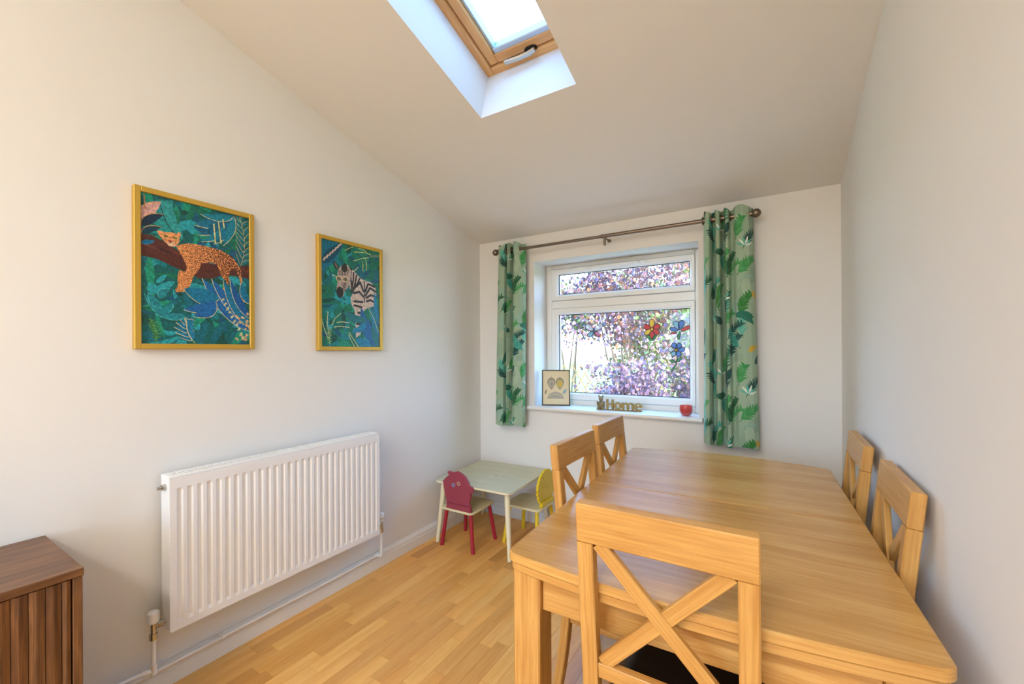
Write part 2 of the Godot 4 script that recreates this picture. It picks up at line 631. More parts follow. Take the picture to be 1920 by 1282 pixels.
# ------------------------------------------------------------------ the window over the sill
func _window() -> void:
	var win := Node3D.new()
	win.name = "window_1"
	win.set_meta("kind", "structure")
	win.set_meta("label", "white plastic framed window with a narrow fanlight above one large pane")
	add_child(win)
	var zf := -0.21
	var x0 := 0.513
	var x1 := 1.676
	var y0 := 0.895
	var y1 := 2.0
	var b := MB.new()      # outer frame
	b.span(Vector3(x0, y0, zf - 0.06), Vector3(x0 + 0.048, y1, zf), 0.005)
	b.span(Vector3(x1 - 0.048, y0, zf - 0.06), Vector3(x1, y1, zf), 0.005)
	b.span(Vector3(x0 + 0.048, y1 - 0.035, zf - 0.06), Vector3(x1 - 0.048, y1, zf), 0.005)
	b.span(Vector3(x0 + 0.048, y0, zf - 0.06), Vector3(x1 - 0.048, y0 + 0.04, zf), 0.005)
	b.span(Vector3(x0 + 0.048, 1.652, zf - 0.06), Vector3(x1 - 0.048, 1.716, zf), 0.005)
	part(b, "window_frame", mats.upvc, win)
	for s in [["fanlight_sash", 1.716, 1.965, 0.045, 1.762, 1.922], ["lower_sash", 0.935, 1.652, 0.05, 0.990, 1.603]]:
		var sash := Node3D.new()
		sash.name = s[0]
		win.add_child(sash)
		var ya: float = s[1]
		var yb: float = s[2]
		var pa: float = s[4]
		var pb: float = s[5]
		var xa := x0 + 0.049
		var xb := x1 - 0.049
		var fr := MB.new()
		var zz := zf + 0.012
		# mitred bars with a sloping inner bead
		var outer := [Vector2(xa, ya + 0.001), Vector2(xb, ya + 0.001), Vector2(xb, yb - 0.001), Vector2(xa, yb - 0.001)]
		var px0 := 0.619
		var px1 := 1.594
		var mid := [Vector2(px0 - 0.014, pa - 0.014), Vector2(px1 + 0.014, pa - 0.014), Vector2(px1 + 0.014, pb + 0.014), Vector2(px0 - 0.014, pb + 0.014)]
		var inn := [Vector2(px0, pa), Vector2(px1, pa), Vector2(px1, pb), Vector2(px0, pb)]
		for k in 4:
			var k2 := (k + 1) % 4
			var o0: Vector2 = outer[k]
			var o1: Vector2 = outer[k2]
			var m0: Vector2 = mid[k]
			var m1: Vector2 = mid[k2]
			var i0: Vector2 = inn[k]
			var i1: Vector2 = inn[k2]
			var nrm := Vector3(o1.y - o0.y, -(o1.x - o0.x), 0).normalized()
			var v3 := func(p: Vector2, z: float) -> Vector3: return Vector3(p.x, p.y, z)
			fr.flat(v3.call(o0, zf - 0.05), v3.call(o1, zf - 0.05), v3.call(o1, zz - 0.003), v3.call(o0, zz - 0.003), nrm)
			var oi0: Vector2 = o0.lerp(m0, 0.12)
			var oi1: Vector2 = o1.lerp(m1, 0.12)
			fr.flat(v3.call(o0, zz - 0.003), v3.call(o1, zz - 0.003), v3.call(oi1, zz), v3.call(oi0, zz), (nrm + Vector3.BACK).normalized())
			fr.flat(v3.call(oi0, zz), v3.call(oi1, zz), v3.call(m1, zz), v3.call(m0, zz), Vector3.BACK)
			fr.flat(v3.call(m0, zz), v3.call(m1, zz), v3.call(i1, zz - 0.016), v3.call(i0, zz - 0.016), (Vector3.BACK - nrm).normalized())
			fr.flat(v3.call(i0, zz - 0.016), v3.call(i1, zz - 0.016), v3.call(i1, zf - 0.05), v3.call(i0, zf - 0.05), -nrm)
		part(fr, "sash_frame", mats.upvc, sash)
		var g := MB.new()      # dark rubber seal round the glass
		g.span(Vector3(px0, pa, zf - 0.020), Vector3(px0 + 0.004, pb, zf - 0.010))
		g.span(Vector3(px1 - 0.004, pa, zf - 0.020), Vector3(px1, pb, zf - 0.010))
		g.span(Vector3(px0 + 0.004, pa, zf - 0.020), Vector3(px1 - 0.004, pa + 0.004, zf - 0.010))
		g.span(Vector3(px0 + 0.004, pb - 0.004, zf - 0.020), Vector3(px1 - 0.004, pb, zf - 0.010))
		part(g, "seal", mats.dark, sash)
		var gl := MB.new()
		gl.flat(Vector3(px0, pa, zf - 0.024), Vector3(px1, pa, zf - 0.024), Vector3(px1, pb, zf - 0.024), Vector3(px0, pb, zf - 0.024), Vector3.BACK)
		part(gl, "pane", mats.pane, sash)
	# trickle vent on the fanlight and its catch
	b = MB.new()
	b.span(Vector3(0.90, 1.938, zf + 0.012), Vector3(1.30, 1.960, zf + 0.034), 0.005)
	part(b, "trickle_vent", mats.upvc, win)
	b = MB.new()
	b.span(Vector3(1.255, 1.944, zf + 0.034), Vector3(1.268, 1.954, zf + 0.038), 0.001)
	part(b, "vent_slider", mats.alu, win)
	b = MB.new()
	b.span(Vector3(1.075, 1.722, zf + 0.012), Vector3(1.135, 1.740, zf + 0.024), 0.004)
	b.span(Vector3(1.088, 1.718, zf + 0.024), Vector3(1.122, 1.730, zf + 0.036), 0.004)
	part(b, "fanlight_catch", mats.upvc, win)
	# sill board with a rounded nose
	b = MB.new()
	b.xf = Transform3D(Basis(Vector3(0, 0, 1), Vector3(0, 1, 0), Vector3(-1, 0, 0)), Vector3(1.70, 0, 0))
	var p := PackedVector2Array([Vector2(-0.21, 0.868), Vector2(0.025, 0.868)])
	for k in 7:
		var a := -PI / 2 + PI * k / 6.0
		p.append(Vector2(0.028 + 0.014 * cos(a), 0.882 + 0.014 * sin(a)))
	p.append(Vector2(-0.21, 0.896))
	b.prism(p, 0.024, 1.187, 0.0, true)
	# horns beyond the reveal
	var nose := PackedVector2Array([Vector2(0.0, 0.868), Vector2(0.025, 0.868)])
	for k in 7:
		var a := -PI / 2 + PI * k / 6.0
		nose.append(Vector2(0.028 + 0.014 * cos(a), 0.882 + 0.014 * sin(a)))
	nose.append(Vector2(0.0, 0.896))
	b.prism(nose, 0.0, 0.024, 0.0, true)
	b.prism(nose, 1.187, 1.235, 0.0, true)
	part(b, "window_sill", mats.gloss, win)


# ------------------------------------------------------------------ roof window
func _skylight() -> void:
	var win := Node3D.new()
	win.name = "window_2"
	win.set_meta("kind", "structure")
	win.set_meta("label", "pine framed roof window set deep in the sloping ceiling")
	add_child(win)
	win.transform = ceil_frame()
	var X0 := 0.800
	var X1 := 1.340
	var S0 := 1.130
	var S1 := 2.132
	var rings := [["roof_frame", mats.pine, 0.0, 0.048, 0.25, 0.33], ["sash", mats.pine, 0.051, 0.098, 0.264, 0.33], ["glazing_bead", mats.alu, 0.098, 0.112, 0.282, 0.33]]
	for r in rings:
		var node := Node3D.new()
		node.name = r[0]
		win.add_child(node)
		var a: float = r[2]
		var c: float = r[3]
		for k in 4:
			var b := MB.new()
			var nb: float = 0.005 if r[0] != "glazing_bead" else 0.002
			if k < 2:
				var x := X0 + a if k == 0 else X1 - c
				b.span(Vector3(x, r[4], S0 + a), Vector3(x + c - a, r[5], S1 - a), nb, 2)
			else:
				var s := S0 + a if k == 2 else S1 - c
				b.span(Vector3(X0 + c, r[4], s), Vector3(X1 - c, r[5], s + c - a), nb, 0)
			part(b, "bar", r[1], node)
	var b := MB.new()
	b.span(Vector3(X0 + 0.105, 0.268, S0 + 0.096), Vector3(X1 - 0.105, 0.29, S0 + 0.124), 0.004)
	part(b, "blind_rail", mats.alu, win, "silver blind rail")
	b = MB.new()
	b.flat(Vector3(X0 + 0.11, 0.318, S0 + 0.11), Vector3(X1 - 0.11, 0.318, S0 + 0.11), Vector3(X1 - 0.11, 0.318, S1 - 0.11), Vector3(X0 + 0.11, 0.318, S1 - 0.11), Vector3(0, -1, 0))
	part(b, "pane", mats.pane, win)
	# lever handle on the lower bar of the sash
	var h := Node3D.new()
	h.name = "handle"
	win.add_child(h)
	var hx := 1.085
	var hs := 1.185
	b = MB.new()
	b.xf = Transform3D(Basis(Vector3(1, 0, 0), Vector3(0, 0, 1), Vector3(0, -1, 0)), Vector3(hx, 0.266, hs))
	var rose := PackedVector2Array()
	for k in 20:
		var a := TAU * k / 20
		rose.append(Vector2(cos(a) * 0.034, sin(a) * 0.017))
	b.prism(rose, 0.0, 0.014, 0.003, true)
	part(b, "handle_rose", mats.dark, h)
	b = MB.new()
	b.tube([Vector3(hx, 0.258, hs), Vector3(hx, 0.232, hs)], 0.011, 14)
	b.bar([Vector3(hx + 0.03, 0.236, hs + 0.008), Vector3(hx - 0.01, 0.232, hs + 0.004), Vector3(hx - 0.06, 0.230, hs + 0.004), Vector3(hx - 0.135, 0.230, hs + 0.010)], 0.013, 0.026, Vector3(0, 1, 0), 0.005)
	part(b, "lever", mats.chrome, h)


# ------------------------------------------------------------------ glazed door added behind the viewer to let in fill daylight
func _added_rear_door() -> void:
	var d := Node3D.new()
	d.name = "door_1"
	d.set_meta("kind", "structure")
	d.set_meta("label", "white framed glazed double door added out of view at the rear as a daylight source")
	add_child(d)
	var b := MB.new()
	for x in [0.2, 1.13, 1.19, 2.12]:
		b.span(Vector3(x, 0.0, REAR + 0.04), Vector3(x + 0.06, 2.2, REAR + 0.11), 0.005)
	for y in [0.0, 2.1]:
		b.span(Vector3(0.26, y, REAR + 0.045), Vector3(2.12, y + 0.1, REAR + 0.105), 0.0)
	part(b, "added_door_frame", mats.upvc, d)
	for x in [0.26, 1.25]:
		var g := MB.new()
		var xe: float = x + 0.87
		g.flat(Vector3(x, 0.1, REAR + 0.075), Vector3(xe, 0.1, REAR + 0.075), Vector3(xe, 2.1, REAR + 0.075), Vector3(x, 2.1, REAR + 0.075), Vector3.FORWARD)
		part(g, "pane", mats.pane, d)


# ------------------------------------------------------------------ fill panel added on the ceiling behind the viewer to brighten the room
func _added_lamp() -> void:
	var l := thing("added_fill_panel", "flat white fill light panel added on the sloping ceiling behind the viewer to brighten the room", "added_lamp")
	l.transform = ceil_frame()
	var s := 5.2
	var b := MB.new()
	b.span(Vector3(0.98, -0.035, s - 0.32), Vector3(2.18, 0.0, s + 0.32), 0.004)
	part(b, "fill_housing", mats.enamel, l)
	b = MB.new()
	b.span(Vector3(1.00, -0.039, s - 0.30), Vector3(2.16, -0.0355, s + 0.30))
	var gl := plain(rgb(240, 242, 246), 0.6)
	gl.emission_enabled = true
	gl.emission = Color(1.0, 0.985, 0.96)
	gl.emission_energy_multiplier = 0.35
	part(b, "fill_diffuser", gl, l)
	var a := AreaLight3D.new()
	a.name = "added_panel_light"
	a.area_size = Vector2(1.16, 0.60)
	a.light_color = Color(1.0, 0.985, 0.96)
	a.light_energy = 0.92
	a.area_range = 12.0
	a.area_attenuation = 2.0
	a.shadow_enabled = true
	l.add_child(a)
	a.position = Vector3(1.58, -0.045, s)
	a.rotation.x = -PI / 2


# ------------------------------------------------------------------ dining table and chairs
func table_outline(inset: float) -> PackedVector2Array:
	# local: x across, y along; ends bowed, corners rounded
	var hw := 0.441 - inset
	var hl := 0.695 - inset
	var r := 0.035
	var p := PackedVector2Array()
	for side in 4:
		var cx := hw - r if side in [0, 3] else -hw + r
		var cy := hl - r if side in [0, 1] else -hl + r
		for k in 6:
			var a := PI / 2 * (side + k / 5.0)
			p.append(Vector2(cx + r * cos(a), cy + r * sin(a)))
		if side == 0 or side == 2:
			var bow := 0.032 if side == 0 else 0.062
			var sg := 1.0 if side == 0 else -1.0
			for k in range(1, 16):
				var t := k / 16.0
				var x := lerpf(cx, -cx, t)
				p.append(Vector2(x, sg * (hl + bow * (1.0 - pow(2.0 * t - 1.0, 2.0)))))
	return p

func _dining() -> void:
	var t := thing("dining_table", "large oak dining table with bowed ends and a seam across its top", "table", Vector3(1.862, 0, 1.18), deg_to_rad(1.75))
	var flat := Transform3D(Basis(Vector3(1, 0, 0), Vector3(0, 0, 1), Vector3(0, -1, 0)), Vector3.ZERO)
	# two leaves meeting at the seam; the polygon's y runs along +z
	var full := table_outline(0.0)
	for sg in [-1.0, 1.0]:
		var half := PackedVector2Array([Vector2(-1, sg * 0.0007), Vector2(1, sg * 0.0007), Vector2(1, sg * 1.0), Vector2(-1, sg * 1.0)])
		var cut: Array = Geometry2D.intersect_polygons(full, half)
		var b := MB.new()
		b.xf = flat
		b.off = Vector2(0.3 + sg * 0.37, 0.2 + sg * 0.11)
		b.prism(cut[0], -0.780, -0.755, 0.004, true)
		part(b, "table_leaf", mats.oak_top, t)
	var b := MB.new()
	b.xf = flat
	b.prism(table_outline(0.006), -0.754, -0.733, 0.002, true)
	part(b, "top_rim", mats.oak, t)
	var lx := 0.385
	var lz := 0.640
	for sx in [-1, 1]:
		for sz in [-1, 1]:
			b = MB.new()
			b.off = Vector2(rng.randf(), rng.randf())
			b.box(Vector3(sx * lx, 0.3665, sz * lz), Vector3(0.078, 0.733, 0.078), 0.004, 1)
			part(b, "leg", mats.oak, t)
	for sx in [-1, 1]:
		b = MB.new()
		b.off = Vector2(0.2, 0.1 + sx * 0.1)
		b.box(Vector3(sx * 0.395, 0.683, 0), Vector3(0.022, 0.098, 1.20), 0.002, 2)
		part(b, "apron", mats.oak, t)
	for sz in [-1, 1]:
		b = MB.new()
		b.off = Vector2(0.6, 0.15 + sz * 0.1)
		b.box(Vector3(0, 0.683, sz * 0.650), Vector3(0.69, 0.098, 0.022), 0.002, 0)
		part(b, "apron", mats.oak, t)
	var c := make_chair()
	var g := "oak cross-back dining chairs"
	tag(c, "oak cross-back chair with black leather seat drawn up to the bowed end of the table", "chair", g)
	c.position = Vector3(1.856, 0, 1.893)
	for s in [[1.436, 1.288, -PI / 2 - 0.02, "oak cross-back chair between dining table and radiator, the one farther from the window"],
			[1.424, 0.829, -PI / 2 - 0.02, "oak cross-back chair tucked under the table near the yellow and red toddler chairs and window"],
			[2.306, 1.308, PI / 2 - 0.01, "oak cross-back chair against the bare wall, the one farther from the window"],
			[2.300, 0.755, PI / 2 - 0.01, "oak cross-back chair against the bare wall, the one closer to the window"]]:
		var d: Node3D = c.duplicate()
		d.name = numbered("dining_chair")
		add_child(d)
		d.position = Vector3(s[0], 0, s[1])
		d.rotation.y = s[2]
		d.set_meta("label", s[3])

# local: the sitter faces -z, the back stands at z = 0
func make_chair() -> Node3D:
	var c := thing("dining_chair", "", "chair")
	var hx := 0.162
	var back := func(y: float) -> float: return (y - 0.47) * 0.098
	for sx in [-1, 1]:
		var path := []
		for k in 13:
			var y := 0.888 * k / 12.0
			var z: float = back.call(y) if y > 0.47 else 0.065 * pow((0.47 - y) / 0.47, 1.7)
			path.append(Vector3(sx * hx, y, z))
		var b := MB.new()
		b.off = Vector2(rng.randf(), rng.randf())
		b.bar(path, 0.037, 0.031, Vector3(1, 0, 0), 0.003)
		part(b, "back_post", mats.oak, c)
		b = MB.new()
		b.off = Vector2(rng.randf(), rng.randf())
		b.bar([Vector3(sx * 0.175, 0.0, -0.375), Vector3(sx * 0.175, 0.405, -0.375)], 0.036, 0.036, Vector3(1, 0, 0), 0.003)
		part(b, "front_leg", mats.oak, c)
		b = MB.new()
		b.box(Vector3(sx * 0.172, 0.385, -0.185), Vector3(0.02, 0.055, 0.34), 0.002, 2)
		part(b, "seat_rail", mats.oak, c)
	# top rail
	var b := MB.new()
	var lean := Basis(Vector3(1, 0, 0), atan(0.098))
	b.xf = Transform3D(lean, Vector3(0, 0.9325, back.call(0.9325)))
	b.off = Vector2(0.4, 0.17)
	b.box(Vector3(0, 0, 0), Vector3(0.361, 0.090, 0.030), 0.003, 0)
	part(b, "top_rail", mats.oak, c)
	# lower back rail
	b = MB.new()
	b.xf = Transform3D(lean, Vector3(0, 0.585, back.call(0.585)))
	b.box(Vector3.ZERO, Vector3(0.288, 0.036, 0.02), 0.002, 0)
	part(b, "lower_rail", mats.oak, c)
	# the cross
	var y0 := 0.606
	var y1 := 0.884
	var xx := 0.128
	for k in 2:
		b = MB.new()
		b.off = Vector2(0.1 + 0.5 * k, 0.05)
		var a := Vector3(-xx if k == 0 else xx, y1, back.call(y1))
		var e := Vector3(xx if k == 0 else -xx, y0, back.call(y0))
		var fwd := Vector3(0, 0.098, -1).normalized() * (-0.002 if k == 0 else 0.002)
		var dir := (e - a).normalized()
		var sd := dir.cross(Vector3(0, -0.098, 1).normalized()).normalized()
		b.bar([a + fwd - dir * 0.006, e + fwd + dir * 0.006], 0.032, 0.016, sd, 0.002)
		part(b, "cross_bar", mats.oak, c)
	# front and rear seat rails
	b = MB.new()
	b.box(Vector3(0, 0.385, -0.375), Vector3(0.31, 0.055, 0.02), 0.002, 0)
	part(b, "seat_rail", mats.oak, c)
	b = MB.new()
	b.box(Vector3(0, 0.385, -0.005), Vector3(0.285, 0.055, 0.02), 0.002, 0)
	part(b, "seat_rail", mats.oak, c)
	# leather drop-in seat, a soft pillow
	b = MB.new()
	var n := 12
	var top := []
	var us := []
	var vs := []
	for r in n + 1:
		us.append(r / float(n))
		vs.append(r / float(n))
		var row := []
		for q in n + 1:
			var u := q / float(n) * 2.0 - 1.0
			var w := r / float(n) * 2.0 - 1.0
			var ed := (1.0 - pow(absf(u), 8.0)) * (1.0 - pow(absf(w), 8.0))
			var xw := 0.183 - 0.014 * (w * 0.5 + 0.5)
			row.append(Vector3(u * xw, 0.418 + 0.038 * pow(maxf(ed, 0.0), 0.5) + 0.012 * (1.0 - u * u) * (1.0 - w * w), -0.198 + w * 0.205))
		top.append(row)
	b.sheet(top, us, vs)
	b.box(Vector3(0, 0.415, -0.198), Vector3(0.33, 0.012, 0.39), 0.002)
	part(b, "leather_seat", mats.leather, c, "black leather seat pad")
	return c


# ------------------------------------------------------------------ radiator with its valves and pipes
func _radiator() -> void:
	var r := thing("radiator", "white panel radiator with vertical grooves hung low on the long wall", "radiator", Vector3(0, 0, 0))
	var z0 := 1.159
	var z1 := 2.163
	var y0 := 0.256
	var y1 := 0.838
	var xf := 0.112
	# pressed front panel
	var b := MB.new()
	var ng := 29
	var zs := []
	var dz := []
	var rim := 0.016
	zs.append(z0); dz.append(0.0)
	var pitch := (z1 - z0 - 2 * rim) / ng
	for k in ng:
		var c := z0 + rim + (k + 0.5) * pitch
		for e in [[-0.32, 0.0], [-0.16, 1.0], [0.16, 1.0], [0.32, 0.0]]:
			zs.append(c + e[0] * pitch)
			dz.append(e[1])
	zs.append(z1); dz.append(0.0)
	var ys := [y0, y0 + 0.026, y0 + 0.040, y1 - 0.050, y1 - 0.038, y1]
	var gy := [0.0, 0.0, 1.0, 1.0, 0.0, 0.0]
	for i in zs.size() - 1:
		for j in ys.size() - 1:
			var q := []
			for e in [[0, 0], [1, 0], [1, 1], [0, 1]]:
				q.append(Vector3(xf - 0.0055 * dz[i + e[0]] * gy[j + e[1]], ys[j + e[1]], zs[i + e[0]]))
			var n1: Vector3 = (q[1] - q[0]).cross(q[2] - q[0]).normalized()
			if n1.x < 0: n1 = -n1
			var n2: Vector3 = (q[2] - q[0]).cross(q[3] - q[0]).normalized()
			if n2.x < 0: n2 = -n2
			b.tri(q[0], q[1], q[2], n1, n1, n1)
			b.tri(q[0], q[2], q[3], n2, n2, n2)
	# folded edge of the panel
	b.flat(Vector3(xf, y0, z0), Vector3(xf, y0, z1), Vector3(xf - 0.012, y0 - 0.002, z1), Vector3(xf - 0.012, y0 - 0.002, z0), Vector3.DOWN)
	b.flat(Vector3(xf, y1, z0), Vector3(xf, y1, z1), Vector3(xf - 0.012, y1, z1), Vector3(xf - 0.012, y1, z0), Vector3.UP)
	part(b, "front_panel", mats.enamel, r)
	b = MB.new()
	b.box(Vector3(0.038, (y0 + y1) / 2, (z0 + z1) / 2), Vector3(0.012, y1 - y0 - 0.02, z1 - z0 - 0.03), 0.003)
	part(b, "rear_panel", mats.enamel, r)
	b = MB.new()       # ribbon of fins between the panels
	var pts := 60
	for k in pts:
		var za := z0 + 0.03 + (z1 - z0 - 0.06) * k / pts
		b.box(Vector3(0.072, (y0 + y1) / 2, za), Vector3(0.046, y1 - y0 - 0.08, 0.001))
	part(b, "convector_fins", mats.enamel, r)
	for zz in [z0, z1]:
		b = MB.new()
		b.box(Vector3(0.068, (y0 + y1) / 2 + 0.006, zz + (0.003 if zz == z0 else -0.003)), Vector3(0.074, y1 - y0 + 0.006, 0.004), 0.0015)
		part(b, "side_panel", mats.enamel, r)
	# top grille: frame with slots
	var g := Node3D.new()
	g.name = "top_grille"
	r.add_child(g)
	b = MB.new()
	b.span(Vector3(0.031, y1, z0), Vector3(0.044, y1 + 0.009, z1), 0.002)
	b.span(Vector3(0.094, y1, z0), Vector3(0.106, y1 + 0.009, z1), 0.002)
	for zz in [z0, (z0 + z1) / 2 - 0.012, z1 - 0.024]:
		b.span(Vector3(0.044, y1, zz), Vector3(0.094, y1 + 0.008, zz + 0.024), 0.001)
	part(b, "grille_frame", mats.enamel, g)
	var bars := 66
	var sm := MB.new()
	sm.box(Vector3.ZERO, Vector3(0.050, 0.007, 0.0055), 0.001)
	var shared := sm.mesh()
	for k in bars:
		var o := MeshInstance3D.new()
		o.name = "grille_bar"
		o.mesh = shared
		o.material_override = mats.enamel
		o.position = Vector3(0.069, y1 + 0.004, z0 + 0.030 + (z1 - z0 - 0.06) * k / (bars - 1.0))
		g.add_child(o, true)
	# air vent plug at the top corner
	b = MB.new()
	b.tube([Vector3(0.070, y1 - 0.035, z1 - 0.001), Vector3(0.070, y1 - 0.035, z1 + 0.012)], 0.012, 12)
	b.tube([Vector3(0.070, y1 - 0.035, z1 + 0.012), Vector3(0.070, y1 - 0.035, z1 + 0.024)], 0.007, 12)
	part(b, "air_vent", mats.chrome, r)
	# hanging brackets to the wall
	for zz in [1.36, 1.96]:
		b = MB.new()
		b.span(Vector3(0.0, 0.34, zz), Vector3(0.033, 0.76, zz + 0.03), 0.002)
		part(b, "wall_bracket", mats.enamel, r)

	# valves, each with its tail into the radiator
	for v in [[2.200, true], [1.112, false]]:
		var zz: float = v[0]
		var lock: bool = v[1]
		var t := thing("radiator_valve", "radiator valve with smooth white cap beside the cabinet end of the radiator" if lock else "thermostatic radiator valve with round white head between radiator and toddler table", "valve", Vector3(0.068, 0, zz))
		var sg := -1.0 if lock else 1.0
		b = MB.new()
		b.tube([Vector3(0, 0.240, 0), Vector3(0, 0.262, 0)], 0.0135, 6)
		b.tube([Vector3(0, 0.258, 0), Vector3(0, 0.312, 0)], 0.0095, 12)
		b.tube([Vector3(0, 0.290, 0), Vector3(0, 0.290, sg * 0.014)], 0.009, 12)
		b.tube([Vector3(0, 0.290, sg * 0.012), Vector3(0, 0.290, sg * 0.026)], 0.0135, 6)
		b.tube([Vector3(0, 0.290, sg * 0.024), Vector3(0, 0.290, sg * (0.038 if lock else 0.047))], 0.009, 12)
		part(b, "valve_body", mats.chrome, t)
		b = MB.new()
		b.xf = Transform3D(Basis.IDENTITY, Vector3(0, 0.302, 0))
		if lock:
			b.lathe([Vector2(0.0001, 0), Vector2(0.017, 0), Vector2(0.0185, 0.004), Vector2(0.0185, 0.036), Vector2(0.016, 0.042), Vector2(0.0001, 0.043)], 16)
			part(b, "valve_cap", mats.enamel, t)
		else:
			b.lathe([Vector2(0.0001, 0), Vector2(0.015, 0), Vector2(0.017, 0.004), Vector2(0.017, 0.022), Vector2(0.0001, 0.023)], 16)
			part(b, "head_collar", plain(rgb(226, 218, 200), 0.4), t)
			b = MB.new()
			b.xf = Transform3D(Basis.IDENTITY, Vector3(0, 0.325, 0))
			b.lathe([Vector2(0.0001, 0), Vector2(0.019, 0), Vector2(0.021, 0.006), Vector2(0.020, 0.022), Vector2(0.013, 0.033), Vector2(0.0001, 0.036)], 16)
			part(b, "valve_head", mats.enamel, t)
	# white pipes along the wall
	var p := thing("heating_pipe", "thin white heating pipe running low along the wall under the whole radiator", "pipe", Vector3.ZERO)
	b = MB.new()
	b.tube([Vector3(0.068, 0.242, 1.112), Vector3(0.068, 0.098, 1.112)], 0.0076, 12)
	b.tube([Vector3(0.068, 0.098, 1.112), Vector3(0.034, 0.094, 1.112)], 0.0076, 12)
	b.tube([Vector3(0.034, 0.094, 1.085), Vector3(0.034, 0.090, 1.40), Vector3(0.034, 0.092, 1.95), Vector3(0.034, 0.094, 2.45)], 0.0076, 12)
	part(b, "pipe_run", mats.gloss, p)
	for e in [Vector3(0.034, 0.094, 1.112)]:
		b = MB.new()
		b.tube([e + Vector3(-0.004, 0, -0.026), e + Vector3(-0.004, 0, 0.026)], 0.0105, 12)
		b.tube([e + Vector3(0, 0, 0), e + Vector3(0.024, 0.002, 0)], 0.0105, 12)
		part(b, "tee_joint", mats.gloss, p)
	for zz in [1.379, 1.948]:
		b = MB.new()
		b.box(Vector3(0.014, 0.091, zz), Vector3(0.028, 0.014, 0.016), 0.002)
		b.tube([Vector3(0.034, 0.091, zz - 0.008), Vector3(0.034, 0.091, zz + 0.008)], 0.0125, 14)
		part(b, "pipe_clip", mats.gloss, p)
	var q := thing("heating_pipe", "short white pipe dropping from the valve at the cabinet end of the radiator", "pipe", Vector3.ZERO)
	b = MB.new()
	b.tube([Vector3(0.068, 0.242, 2.200), Vector3(0.068, 0.122, 2.200)], 0.0076, 12)
	b.tube([Vector3(0.066, 0.122, 2.205), Vector3(0.050, 0.122, 2.26), Vector3(0.042, 0.124, 2.45)], 0.0076, 12)
	part(b, "pipe_run", mats.gloss, q)
	b = MB.new()
	b.tube([Vector3(0.068, 0.147, 2.200), Vector3(0.068, 0.108, 2.200)], 0.0108, 12)
	b.tube([Vector3(0.067, 0.122, 2.196), Vector3(0.058, 0.122, 2.232)], 0.0108, 12)
	part(b, "elbow_joint", mats.gloss, q)


# ------------------------------------------------------------------ framed prints
func framed(called: String, label: String, z0: float, z1: float, y0: float, y1: float, art: StandardMaterial3D) -> void:
	var t := thing(called, label, "picture", Vector3(0.001, y0, (z0 + z1) / 2))
	var hw := (z1 - z0) / 2
	var h := y1 - y0
	var fw := 0.021
	var fr := Node3D.new()
	fr.name = "frame"
	t.add_child(fr)
	for k in 4:
		var b := MB.new()
		if k < 2:
			var z := -hw if k == 0 else hw - fw
			b.span(Vector3(0, 0, z), Vector3(0.024, h, z + fw), 0.002, 1)
		else:
			var y := 0.0 if k == 2 else h - fw
			b.span(Vector3(0, y, -hw + fw), Vector3(0.024, y + fw, hw - fw), 0.002, 2)
		part(b, "frame_bar", mats.gold, fr)
	var b := MB.new()
	var a := hw - fw
	b.flat(Vector3(0.016, fw, a), Vector3(0.016, fw, -a), Vector3(0.016, h - fw, -a), Vector3(0.016, h - fw, a), Vector3.RIGHT, Vector2(0, 1), Vector2(1, 1), Vector2(1, 0), Vector2(0, 0))
	b.span(Vector3(0.002, fw, -a), Vector3(0.0155, h - fw, a))
	part(b, "print", art, t)

func jungle(c: Canvas, sd: int) -> void:
	var r := RandomNumberGenerator.new()
	r.seed = sd
	var cols := [rgb(10, 100, 116), rgb(8, 124, 132), rgb(12, 108, 82), rgb(20, 140, 112), rgb(14, 84, 116), rgb(36, 152, 164), rgb(10, 76, 66)]
	for k in 160:
		var a := Vector2(r.randf() * c.w, r.randf() * c.h)
		c.leaf(a, a + Vector2.from_angle(r.randf() * TAU) * r.randf_range(50, 130), r.randf_range(14, 40), cols[r.randi() % cols.size()], r.randf_range(-12, 12))

# arching palm frond: leaflets on both sides of a spine
func frond(c: Canvas, a: Vector2, b: Vector2, bend: float, n: int, len: float, wd: float, col: Color, rim: Color) -> void:
	var d := b - a
	var o := d.orthogonal().normalized()
	var spine := []
	for k in n + 1:
		var t := k / float(n)
		spine.append(a + d * t + o * bend * sin(PI * t))
	for k in range(1, n + 1):
		var tg: Vector2 = (spine[k] - spine[k - 1]).normalized()
		var l := len * sin(PI * clampf(k / float(n) * 0.8 + 0.15, 0, 1))
		for sg in [-1.0, 1.0]:
			c.leaf(spine[k], spine[k] + tg.rotated(sg * 0.75) * l, wd, col.lightened(0.06 if sg > 0 else 0.0), sg * 4.0, rim)
	c.line(spine, 2.0, rim)

